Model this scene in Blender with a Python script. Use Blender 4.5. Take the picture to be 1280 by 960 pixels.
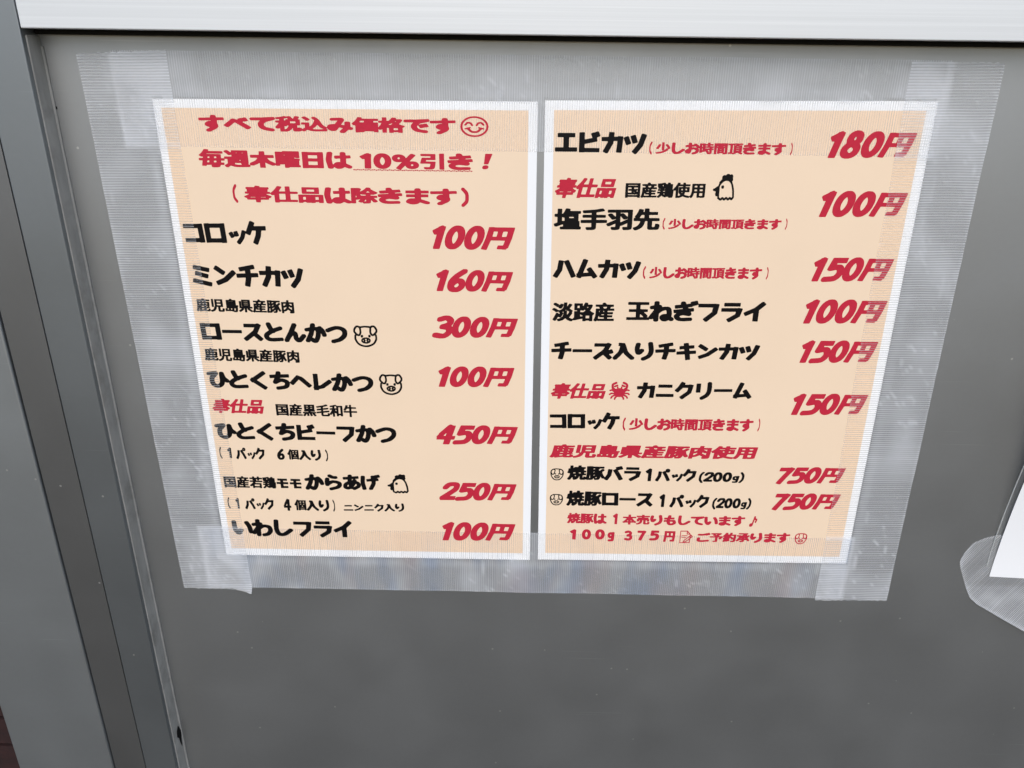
# Two printed menu sheets taped to a grey metal panel, seen close and a little from above.
import bpy, math, random
from mathutils import Matrix, Vector, noise
from mathutils.geometry import delaunay_2d_cdt

for _o in list(bpy.data.objects):
    bpy.data.objects.remove(_o)
S = bpy.context.scene
COL = S.collection
HEIGHT = 1.05            # metres from the pavement to the zero line of the panel
TILT = 0.007             # the frame stands this much askew to the sheets


def P(x, y, d=0.0):
    """millimetres on the panel (right, down, out of the panel) -> metres in the world"""
    return Vector((x / 1000, -d / 1000, HEIGHT - y / 1000))


# ------------------------------------------------------------------ camera
cam = bpy.data.objects.new('camera', bpy.data.cameras.new('camera'))
COL.objects.link(cam)
right = Vector((0.99975029, 0.0215812, 0.00579681))
down = Vector((0.01377191, -0.39076405, -0.92038785))
fwd = Vector((-0.01759789, 0.92023786, -0.39096369))
M = Matrix((right, -down, -fwd)).transposed().to_4x4()
M.translation = P(-6.42, -25.28, 449.88)
cam.matrix_world = M
cam.data.sensor_width = 36.0
cam.data.lens = 36.0 * 981.45 / 1280
cam.data.clip_start = 0.01
cam.data.clip_end = 500
S.camera = cam

# ------------------------------------------------------------------ light
world = bpy.data.worlds.new('World')
S.world = world
world.use_nodes = True
wn = world.node_tree
sky = wn.nodes.new('ShaderNodeTexSky')
sky.sky_type = 'NISHITA'
sky.sun_disc = False
SUN_EL, SUN_AZ = math.radians(44), math.radians(178)     # azimuth measured from +Y, clockwise seen from above
sky.sun_elevation = SUN_EL
sky.sun_rotation = SUN_AZ
sky.air_density = 1.0
sky.dust_density = 1.8
bg = wn.nodes['Background']
bg.inputs['Strength'].default_value = 0.13
wn.links.new(sky.outputs[0], bg.inputs['Color'])
sun = bpy.data.objects.new('sun', bpy.data.lights.new('sun', 'SUN'))
COL.objects.link(sun)
sun.data.energy = 0.95
sun.data.angle = math.radians(50)
sun.data.color = (1.0, 0.995, 0.99)
sdir = Vector((math.sin(SUN_AZ) * math.cos(SUN_EL), math.cos(SUN_AZ) * math.cos(SUN_EL), math.sin(SUN_EL)))
sun.rotation_euler = sdir.to_track_quat('Z', 'Y').to_euler()
S.view_settings.view_transform = 'Standard'
S.view_settings.look = 'None'
S.view_settings.gamma = 1
S.view_settings.exposure = 0.69
S.render.engine = 'CYCLES'
S.cycles.transparent_max_bounces = 16
S.cycles.max_bounces = 20
S.cycles.diffuse_bounces = 16
S.cycles.transmission_bounces = 16


# ------------------------------------------------------------------ materials
def mat(name, base, rough=0.5, metal=0.0, spec=0.5):
    m = bpy.data.materials.new(name)
    m.use_nodes = True
    b = m.node_tree.nodes['Principled BSDF']
    b.inputs['Base Color'].default_value = (*base, 1)
    b.inputs['Roughness'].default_value = rough
    b.inputs['Metallic'].default_value = metal
    b.inputs['Specular IOR Level'].default_value = spec
    return m, m.node_tree, b


def node(nt, kind, **kw):
    n = nt.nodes.new(kind)
    for k, v in kw.items():
        if k in n.inputs:
            n.inputs[k].default_value = v
        else:
            setattr(n, k, v)
    return n


def coords(nt, scale=(1, 1, 1), rot=(0, 0, 0)):
    t = nt.nodes.new('ShaderNodeTexCoord')
    mp = node(nt, 'ShaderNodeMapping')
    mp.inputs['Scale'].default_value = scale
    mp.inputs['Rotation'].default_value = rot
    nt.links.new(t.outputs['Object'], mp.inputs['Vector'])
    return mp.outputs[0]


def noise_node(nt, vec, scale, detail=3, rough=0.5):
    n = node(nt, 'ShaderNodeTexNoise', Scale=scale, Detail=detail, Roughness=rough)
    nt.links.new(vec, n.inputs['Vector'])
    return n.outputs['Fac']


def ramp(nt, fac, stops):
    r = nt.nodes.new('ShaderNodeValToRGB')
    e = r.color_ramp.elements
    while len(e) < len(stops):
        e.new(0.5)
    for el, (p, c) in zip(e, stops):
        el.position = p
        el.color = (*c, 1) if len(c) == 3 else c
    nt.links.new(fac, r.inputs[0])
    return r.outputs[0]


def math_node(nt, op, a, b=None, clamp=False):
    n = nt.nodes.new('ShaderNodeMath')
    n.operation = op
    n.use_clamp = clamp
    for i, v in enumerate((a, b)):
        if v is None:
            continue
        if isinstance(v, (int, float)):
            n.inputs[i].default_value = v
        else:
            nt.links.new(v, n.inputs[i])
    return n.outputs[0]


def mix_rgb(nt, fac, a, b, blend='MIX'):
    n = nt.nodes.new('ShaderNodeMix')
    n.data_type = 'RGBA'
    n.blend_type = blend
    for s, v in ((0, fac), (6, a), (7, b)):
        if isinstance(v, (int, float)):
            n.inputs[s].default_value = v
        elif isinstance(v, tuple):
            n.inputs[s].default_value = (*v, 1)
        else:
            nt.links.new(v, n.inputs[s])
    return n.outputs[2]


def bump(nt, b, h, strength, dist):
    n = node(nt, 'ShaderNodeBump', Strength=strength, Distance=dist)
    nt.links.new(h, n.inputs['Height'])
    nt.links.new(n.outputs[0], b.inputs['Normal'])


def painted(name, base, rough, speck=True, metal=0.0, spec=0.5):
    """satin paint on sheet metal: faint mottling, dust, a few pale specks and uneven gloss"""
    m, nt, b = mat(name, base, rough, metal, spec)
    v = coords(nt)
    big = noise_node(nt, v, 7, 3, 0.55)
    fine = noise_node(nt, v, 260, 4, 0.6)
    c = mix_rgb(nt, math_node(nt, 'MULTIPLY', big, 0.55), tuple(x * 0.96 for x in base), tuple(x * 1.07 for x in base))
    c = mix_rgb(nt, math_node(nt, 'MULTIPLY', fine, 0.10), c, tuple(min(1, x * 1.5) for x in base))
    if speck:
        vo = node(nt, 'ShaderNodeTexVoronoi', voronoi_dimensions='2D', Scale=30.0, Randomness=1.0)
        nt.links.new(coords(nt, (1, 1, 1), (math.radians(90), 0, 0)), vo.inputs['Vector'])
        gate = noise_node(nt, v, 23, 2, 0.5)
        near = math_node(nt, 'LESS_THAN', vo.outputs['Distance'], 0.021)
        some = math_node(nt, 'GREATER_THAN', gate, 0.56)
        c = mix_rgb(nt, math_node(nt, 'MULTIPLY', math_node(nt, 'MULTIPLY', near, some), 0.75), c, (0.62, 0.62, 0.60))
    wipe = noise_node(nt, coords(nt, (3.0, 1, 9.0), (0, math.radians(24), 0)), 1.6, 5, 0.62)
    wipe = ramp(nt, wipe, [(0.46, (0, 0, 0)), (0.74, (1, 1, 1))])
    c = mix_rgb(nt, math_node(nt, 'MULTIPLY', wipe, 0.07), c, tuple(min(1, x * 1.45) for x in base))
    hair = noise_node(nt, coords(nt, (9, 1, 700), (0, math.radians(-17), 0)), 1.0, 2, 0.5)
    hair = ramp(nt, hair, [(0.715, (0, 0, 0)), (0.75, (1, 1, 1))])
    c = mix_rgb(nt, math_node(nt, 'MULTIPLY', hair, 0.30), c, tuple(min(1, x * 1.7) for x in base))
    nt.links.new(c, b.inputs['Base Color'])
    sm = noise_node(nt, v, 15, 4, 0.6)
    r = node(nt, 'ShaderNodeMapRange')
    r.inputs['To Min'].default_value = rough - 0.06
    r.inputs['To Max'].default_value = rough + 0.08
    nt.links.new(sm, r.inputs[0])
    nt.links.new(r.outputs[0], b.inputs['Roughness'])
    bump(nt, b, noise_node(nt, v, 900, 2, 0.5), 0.05, 0.0002)
    return m


PANEL = painted('grey_panel_paint', (0.333, 0.344, 0.349), 0.50, metal=0.9)
STILE = painted('stile_paint', (0.240, 0.258, 0.268), 0.50, metal=0.9)
JAMB = painted('jamb_paint', (0.203, 0.206, 0.205), 0.52, metal=0.9)
POST = painted('post_paint', (0.355, 0.376, 0.386), 0.52, metal=0.9)


def rail_material():
    m, nt, b = mat('brushed_aluminium_rail', (0.78, 0.80, 0.81), 0.42, 0.25)
    v = coords(nt, (1.6, 1, 420))
    st = noise_node(nt, v, 1.0, 5, 0.65)
    v2 = coords(nt, (5, 1, 1500))
    fine = noise_node(nt, v2, 1.0, 2, 0.5)
    c = ramp(nt, st, [(0.32, (0.555, 0.575, 0.58)), (0.5, (0.59, 0.61, 0.617)), (0.68, (0.645, 0.665, 0.672))])
    c = mix_rgb(nt, math_node(nt, 'MULTIPLY', fine, 0.25), c, (0.88, 0.89, 0.9))
    nt.links.new(c, b.inputs['Base Color'])
    bump(nt, b, st, 0.12, 0.0002)
    return m


RAIL = rail_material()


def gasket_material():
    m, nt, b = mat('weathered_gasket', (0.2, 0.2, 0.19), 0.6)
    v = coords(nt, (1, 1, 0.25))
    n1 = noise_node(nt, v, 130, 5, 0.65)
    n2 = noise_node(nt, coords(nt), 40, 4, 0.7)
    c = ramp(nt, n1, [(0.3, (0.24, 0.236, 0.22)), (0.55, (0.30, 0.294, 0.275)), (0.8, (0.36, 0.352, 0.33))])
    grime = ramp(nt, n2, [(0.50, (0, 0, 0)), (0.72, (1, 1, 1))])
    c = mix_rgb(nt, math_node(nt, 'MULTIPLY', grime, 0.45), c, (0.085, 0.08, 0.068))
    nt.links.new(c, b.inputs['Base Color'])
    bump(nt, b, n1, 0.3, 0.0004)
    return m


GASKET = gasket_material()
RUBBER, _nt, _b = mat('black_rubber', (0.008, 0.008, 0.007), 0.75, 0, 0.2)
GRIME, _nt, _b = mat('black_grime', (0.006, 0.006, 0.006), 0.9, 0, 0.1)


def brick_material():
    m, nt, b = mat('dark_red_brick', (0.06, 0.012, 0.010), 0.8)
    n = noise_node(nt, coords(nt), 60, 4, 0.6)
    nt.links.new(ramp(nt, n, [(0.3, (0.010, 0.0022, 0.0022)), (0.7, (0.024, 0.0048, 0.0044))]), b.inputs['Base Color'])
    bump(nt, b, n, 0.5, 0.002)
    return m


BRICK = brick_material()
MORTAR, _nt, _b = mat('dark_mortar', (0.004, 0.0036, 0.0034), 0.95)


def paper_material(name, base, vary, rough=0.5):
    m, nt, b = mat(name, base, rough, 0, 0.35)
    v = coords(nt)
    n = noise_node(nt, v, 22, 4, 0.6)
    f = noise_node(nt, v, 900, 3, 0.6)
    c = mix_rgb(nt, n, tuple(x * (1 - vary) for x in base), tuple(min(0.9, x * (1 + vary)) for x in base))
    c = mix_rgb(nt, math_node(nt, 'MULTIPLY', f, 0.12), c, tuple(x * 0.86 for x in base))
    nt.links.new(c, b.inputs['Base Color'])
    bump(nt, b, f, 0.06, 0.0001)
    return m


WHITE = paper_material('white_paper', (0.82, 0.83, 0.84), 0.012)
BEIGE = paper_material('peach_print', (0.795, 0.622, 0.452), 0.035)


def ink(name, base):
    m, nt, b = mat(name, base, 0.5, 0, 0.12)
    n = noise_node(nt, coords(nt), 500, 3, 0.6)
    nt.links.new(mix_rgb(nt, n, tuple(x * 0.88 for x in base), tuple(x * 1.14 for x in base)), b.inputs['Base Color'])
    return m


INK = {'red': ink('red_ink', (0.47, 0.022, 0.046)), 'black': ink('black_ink', (0.0045, 0.0038, 0.0042))}


def tape_material(name, pitch_mm, rib_rot=0.0, lo=0.16, hi=0.66, tints=False):
    """clear woven packing tape: white ribs across its width with clear film between, cloudy where it does not stick"""
    m, nt, b = mat(name, (0.80, 0.82, 0.86), 0.36, 0, 0.5)
    tc = nt.nodes.new('ShaderNodeTexCoord')
    mp = node(nt, 'ShaderNodeMapping')
    mp.inputs['Rotation'].default_value = (0, 0, rib_rot)
    nt.links.new(tc.outputs['Object'], mp.inputs['Vector'])
    v = mp.outputs[0]
    wob = noise_node(nt, v, 25, 2, 0.5)
    sep = nt.nodes.new('ShaderNodeSeparateXYZ')
    nt.links.new(v, sep.inputs[0])
    x = math_node(nt, 'ADD', sep.outputs[0], math_node(nt, 'MULTIPLY', wob, 0.0012))
    ph = math_node(nt, 'MULTIPLY', x, 2 * math.pi / (pitch_mm / 1000))
    w = math_node(nt, 'MULTIPLY_ADD', math_node(nt, 'SINE', ph), 0.5)
    w.node.inputs[2].default_value = 0.5
    rib = math_node(nt, 'POWER', w, 2.8)
    # every rib has its own strength
    idx = math_node(nt, 'FLOOR', math_node(nt, 'MULTIPLY', x, 1000 / pitch_mm))
    wn_ = nt.nodes.new('ShaderNodeTexWhiteNoise')
    wn_.noise_dimensions = '1D'
    nt.links.new(idx, wn_.inputs['W'])
    ribk = math_node(nt, 'MULTIPLY', rib, math_node(nt, 'MULTIPLY_ADD', wn_.outputs['Value'], 0.45))
    ribk.node.inputs[1].links[0].from_node.inputs[2].default_value = 0.68
    at = nt.nodes.new('ShaderNodeAttribute')
    at.attribute_name = 'unstuck'
    air = at.outputs['Fac']
    cloud = noise_node(nt, v, 55, 4, 0.62)
    cloud = math_node(nt, 'SUBTRACT', cloud, 0.5)
    a = math_node(nt, 'MULTIPLY', ribk, hi - lo)
    a = math_node(nt, 'ADD', a, lo)
    a = math_node(nt, 'ADD', a, math_node(nt, 'MULTIPLY', cloud, 0.12))
    a = math_node(nt, 'ADD', a, math_node(nt, 'MULTIPLY', air, 0.42), clamp=True)
    dif = node(nt, 'ShaderNodeBsdfDiffuse', Color=(0.94, 0.965, 1.0, 1))
    thr = node(nt, 'ShaderNodeBsdfTranslucent', Color=(0.94, 0.965, 1.0, 1))
    if tints:       # faint bluish and pinkish tints mixed into the tape's colour in random patches
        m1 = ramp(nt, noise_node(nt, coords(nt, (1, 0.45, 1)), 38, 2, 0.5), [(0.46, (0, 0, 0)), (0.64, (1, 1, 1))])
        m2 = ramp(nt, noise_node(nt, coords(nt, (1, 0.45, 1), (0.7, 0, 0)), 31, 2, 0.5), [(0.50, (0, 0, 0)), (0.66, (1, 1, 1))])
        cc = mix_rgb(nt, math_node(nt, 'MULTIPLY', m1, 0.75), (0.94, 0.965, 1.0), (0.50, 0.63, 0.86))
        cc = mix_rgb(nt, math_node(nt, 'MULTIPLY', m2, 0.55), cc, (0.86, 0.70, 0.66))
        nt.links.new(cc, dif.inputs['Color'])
    clear = node(nt, 'ShaderNodeBsdfTransparent', Color=(1, 1, 1, 1))
    glo = node(nt, 'ShaderNodeBsdfGlossy', Roughness=0.30)
    fre = node(nt, 'ShaderNodeFresnel', IOR=1.22)
    bp = node(nt, 'ShaderNodeBump', Strength=0.22, Distance=0.0001)
    nt.links.new(rib, bp.inputs['Height'])
    for n in (dif, thr, glo, fre):
        nt.links.new(bp.outputs[0], n.inputs['Normal'])
    cloth, film, whole = (nt.nodes.new('ShaderNodeMixShader') for _ in range(3))
    cloth.inputs[0].default_value = 0.34
    nt.links.new(dif.outputs[0], cloth.inputs[1])
    nt.links.new(thr.outputs[0], cloth.inputs[2])
    nt.links.new(a, film.inputs[0])
    nt.links.new(clear.outputs[0], film.inputs[1])
    nt.links.new(cloth.outputs[0], film.inputs[2])
    nt.links.new(fre.outputs[0], whole.inputs[0])
    nt.links.new(film.outputs[0], whole.inputs[1])
    nt.links.new(glo.outputs[0], whole.inputs[2])
    out = [n for n in nt.nodes if n.type == 'OUTPUT_MATERIAL'][0]
    nt.links.new(whole.outputs[0], out.inputs['Surface'])
    nt.nodes.remove(b)
    return m


TAPE_SIDE = tape_material('ribbed_clear_tape', 1.45, lo=0.03, hi=0.33)
TAPE_FLAT = tape_material('fine_ribbed_clear_tape', 1.30, lo=0.10, hi=0.27)
TAPE_TINTED = tape_material('tinted_clear_tape', 1.30, lo=0.10, hi=0.27, tints=True)
TAPE_LOOSE = tape_material('loose_ribbed_tape', 1.30, math.radians(32), lo=0.12, hi=0.46)


def film_material():
    m, nt, b = mat('clear_film', (0.75, 0.78, 0.78), 0.12, 0, 0.5)
    b.inputs['Alpha'].default_value = 0.10
    return m


FILM = film_material()
EDGE, _nt, _b = mat('film_edge', (0.55, 0.57, 0.56), 0.3)
EDGE.node_tree.nodes['Principled BSDF'].inputs['Alpha'].default_value = 0.6


# ------------------------------------------------------------------ building helpers
def link_mesh(name, verts, faces, material, parent=None, smooth=False, loc=None):
    me = bpy.data.meshes.new(name)
    me.from_pydata([tuple(v) for v in verts], [], faces)
    me.materials.append(material)
    if smooth:
        me.polygons.foreach_set('use_smooth', [True] * len(me.polygons))
    me.update()
    o = bpy.data.objects.new(name, me)
    COL.objects.link(o)
    if parent:
        o.parent = parent
    if loc is not None:
        o.location = loc
    return o


def thing(name, label, cat, loc, group=None, roty=0.0):
    o = bpy.data.objects.new(name, None)
    COL.objects.link(o)
    o.empty_display_size = 0.05
    o.location = loc
    o.rotation_euler = (0, roty, 0)
    tag(o, label, cat, group)
    return o


def tag(o, label, cat, group=None):
    o['label'] = label
    o['category'] = cat
    if group:
        o['group'] = group


def bar(name, x0, x1, y0, y1, d0, d1, material, parent, bevel=0.8):
    """a bevelled bar given in panel millimetres; the frame's things share the origin P(0, 0)"""
    vs, fs = [], []
    for d in (d0, d1):
        for x, y in ((x0, y0), (x1, y0), (x1, y1), (x0, y1)):
            vs.append(P(x, y, d) - P(0, 0))
    fs = [(0, 1, 2, 3), (7, 6, 5, 4), (0, 4, 5, 1), (1, 5, 6, 2), (2, 6, 7, 3), (3, 7, 4, 0)]
    o = link_mesh(name, vs, fs, material, parent)
    if bevel:
        b = o.modifiers.new('bevel', 'BEVEL')
        b.width = bevel / 1000
        b.segments = 3
        b.limit_method = 'ANGLE'
        b.harden_normals = True
        o.data.polygons.foreach_set('use_smooth', [True] * len(o.data.polygons))
    return o


# ------------------------------------------------------------------ the panel and its frame
front = thing('framed_panel', 'flat grey metal panel set in an aluminium frame, carrying the two taped menu sheets', 'panel', P(0, 0), roty=TILT)
bar('panel', -275, 1300, -50, 1010, -3, 0, PANEL, front, 0)
bar('top_rail', -266.6, 1300, -190, -32.35, -6, 16.2, RAIL, front, 0.7)['label'] = 'pale brushed aluminium rail across the top of the panel'
bar('rail_gasket', -266.6, 1300, -33.0, -29.9, 0.02, 5.0, RUBBER, front, 0.6)['label'] = 'black rubber strip under the top rail'
stile = bar('side_stile', -290.7, -267.2, -420, 1046, -6, 16.0, STILE, front, 0.7)
gk = bar('glazing_gasket', -269.0, -266.65, -29.5, 1040, -0.5, 12.6, GASKET, front, 0.9)
gk['label'] = 'weathered grey sealing strip along the left edge of the panel'
# worn lip of the strip and two nicks of black grime
rnd = random.Random(4)
lip_v, lip_f = [], []
n = 260
for i in range(n + 1):
    y = -24 + (1036 + 24) * i / n
    wob = 0.25 * noise.noise(Vector((y * 0.05, 3.1, 0))) + 0.12 * noise.noise(Vector((y * 0.4, 9.1, 0)))
    for x, d in ((-266.9, 0.02), (-265.75 + wob, 0.05), (-265.9 + wob, 0.9), (-266.9, 1.6)):
        lip_v.append(P(x, y, d) - P(0, 0))
for i in range(n):
    for k in range(3):
        a = i * 4 + k
        lip_f.append((a, a + 4, a + 5, a + 1))
link_mesh('sealant_bead', lip_v, lip_f, GASKET, front, True)


def blot(name, pts, d, material, parent, axis='front'):
    """a ragged chip of grime with a little body, lying on the panel (front) or on the strip's side face (side)"""
    vs = []
    for h in (0.0, 0.35):
        for a, y in pts:
            vs.append((P(a, y, d + h) if axis == 'front' else P(d + h, y, a)) - P(0, 0))
    n_ = len(pts)
    fs = [tuple(range(n_, 2 * n_))] + [(i, (i + 1) % n_, n_ + (i + 1) % n_, n_ + i) for i in range(n_)]
    return link_mesh(name, vs, fs, material, parent)


blot('grime_chip', [(3.5, 455), (6.5, 458), (7.2, 463), (5.2, 466), (4.4, 472), (3.2, 476), (2.6, 470), (1.6, 466), (0.6, 463)], -266.62, GRIME, front, 'side')
blot('grime_chip', [(-265.9, 6.0), (-265.2, 6.5), (-265.4, 7.8), (-266.0, 7.4)], 0.05, GRIME, front)

trim = thing('jamb_trim', 'narrow darker grey metal strip between the panel frame and the wide post', 'trim', P(0, 0), roty=TILT)
bar('jamb_face', -315.0, -291.5, -420, 1046, -6, 15.4, JAMB, trim, 0.6)
post = thing('corner_post', 'wide light grey metal post at the far left beside the dark red brick', 'post', P(0, 0), roty=TILT)
bar('post_face', -389.6, -316.0, -420, 1046, -40, 16.6, POST, post, 1.4)
bar('post_core', -317.5, -290.0, -420, 1046, -9, -6.5, RUBBER, post, 0)

wall = thing('brick_wall', 'dark red brick wall showing behind the wide post at the bottom left corner', 'wall', P(0, 0), roty=TILT)
bv, bf = [], []
for r in range(47):
    y0 = -402 + r * 30.5
    for c_ in range(7):
        x0 = -420 - 98 * c_ - (49 if r % 2 else 0) + 60
        a = len(bv)
        for d in (-60, -24 + rnd.uniform(-1, 1)):
            for x, y in ((x0 - 94, y0), (x0, y0), (x0, y0 + 26), (x0 - 94, y0 + 26)):
                bv.append(P(x + rnd.uniform(-.6, .6), y + rnd.uniform(-.6, .6), d) - P(0, 0))
        bf += [tuple(a + i for i in q) for q in ((0, 1, 2, 3), (7, 6, 5, 4), (0, 4, 5, 1), (1, 5, 6, 2), (2, 6, 7, 3), (3, 7, 4, 0))]
link_mesh('bricks', bv, bf, BRICK, wall)
bar('mortar', -1080, -350, -410, 1030, -62, -30, MORTAR, wall, 0)


# ------------------------------------------------------------------ the two menu sheets
class Sheet:
    def __init__(self, x, y, rot, seed):
        self.x, self.y, self.rot, self.seed = x, y, rot, seed

    def to_panel(self, u, v):
        c, s = math.cos(self.rot), math.sin(self.rot)
        return self.x + u * c - v * s, self.y + u * s + v * c

    def to_local(self, X, Y):
        c, s = math.cos(self.rot), math.sin(self.rot)
        a, b = X - self.x, Y - self.y
        return a * c + b * s, -a * s + b * c

    def lift(self, u, v):
        """height of the paper off the panel: it lies flat under the tape and billows a little in between"""
        e = max(0.0, min(u, 210 - u) / 105) ** 0.8 * max(0.0, min(v, 297 - v) / 148) ** 0.6
        n = noise.noise(Vector((u * 0.011 + self.seed, v * 0.009, self.seed)))
        n2 = noise.noise(Vector((u * 0.03, v * 0.024 + self.seed, 5.0)))
        return 0.25 + max(0.0, e * (0.9 + 1.2 * n) + 0.18 * n2 * e)


SHEETS = {'L': Sheet(-212.0, 0.0, 0.0, 1.7), 'R': Sheet(1.845, -0.591, -0.0054, 6.3)}
ROOT = {}


def fold_rim(vs, fs, loop, thick):
    """a crisp rim of its own vertices, so that the face keeps its flat shading right to the edge"""
    a, m_ = len(vs), len(loop)
    for k in loop:
        vs.append(vs[k].copy())
    for k in loop:
        vs.append(vs[k] + Vector((0, thick / 1000, 0)))
    for k in range(m_):
        n_ = (k + 1) % m_
        fs.append((a + k, a + n_, a + m_ + n_, a + m_ + k))


def sheet_grid(sh, u0, u1, v0, v1, off, nu, nv, thick=None, org=None):
    vs, fs = [], []
    for j in range(nv + 1):
        for i in range(nu + 1):
            u, v = u0 + (u1 - u0) * i / nu, v0 + (v1 - v0) * j / nv
            X, Y = sh.to_panel(u, v)
            vs.append(P(X, Y, sh.lift(u, v) + off) - org)
    idx = lambda i, j: j * (nu + 1) + i
    for j in range(nv):
        for i in range(nu):
            fs.append((idx(i, j), idx(i, j + 1), idx(i + 1, j + 1), idx(i + 1, j)))
    if thick:                       # turn the edge back towards the panel so that the paper has a real rim
        rim = [(i, 0) for i in range(nu)] + [(nu, j) for j in range(nv)] + [(i, nv) for i in range(nu, 0, -1)] + [(0, j) for j in range(nv, 0, -1)]
        fold_rim(vs, fs, [idx(i, j) for i, j in rim], thick)
    return vs, fs


for key, lab in (('L', 'left menu sheet with the smiling face and red heading lines, taped to the grey panel'),
                 ('R', 'right menu sheet listing the shrimp cutlet first, with the red crab drawing')):
    sh = SHEETS[key]
    cx, cy = sh.to_panel(105, 297)
    org = P(cx, cy)
    root = thing('menu_sheet', lab, 'menu', org, 'printed menu sheets taped side by side')
    ROOT[key] = (root, org)
    vs, fs = sheet_grid(sh, 0, 210, 0, 297, 0.0, 42, 60, 0.2, org)
    link_mesh('paper', vs, fs, WHITE, root, True)
    vs, fs = sheet_grid(sh, *((4.3, 205.0, 4.6, 291.5) if key == 'L' else (5.0, 204.6, 4.9, 291.5)), 0.05, 42, 60, None, org)
    link_mesh('printed_background', vs, fs, BEIGE, root, True)['label'] = 'plain peach coloured printed ground inside a white margin'

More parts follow.
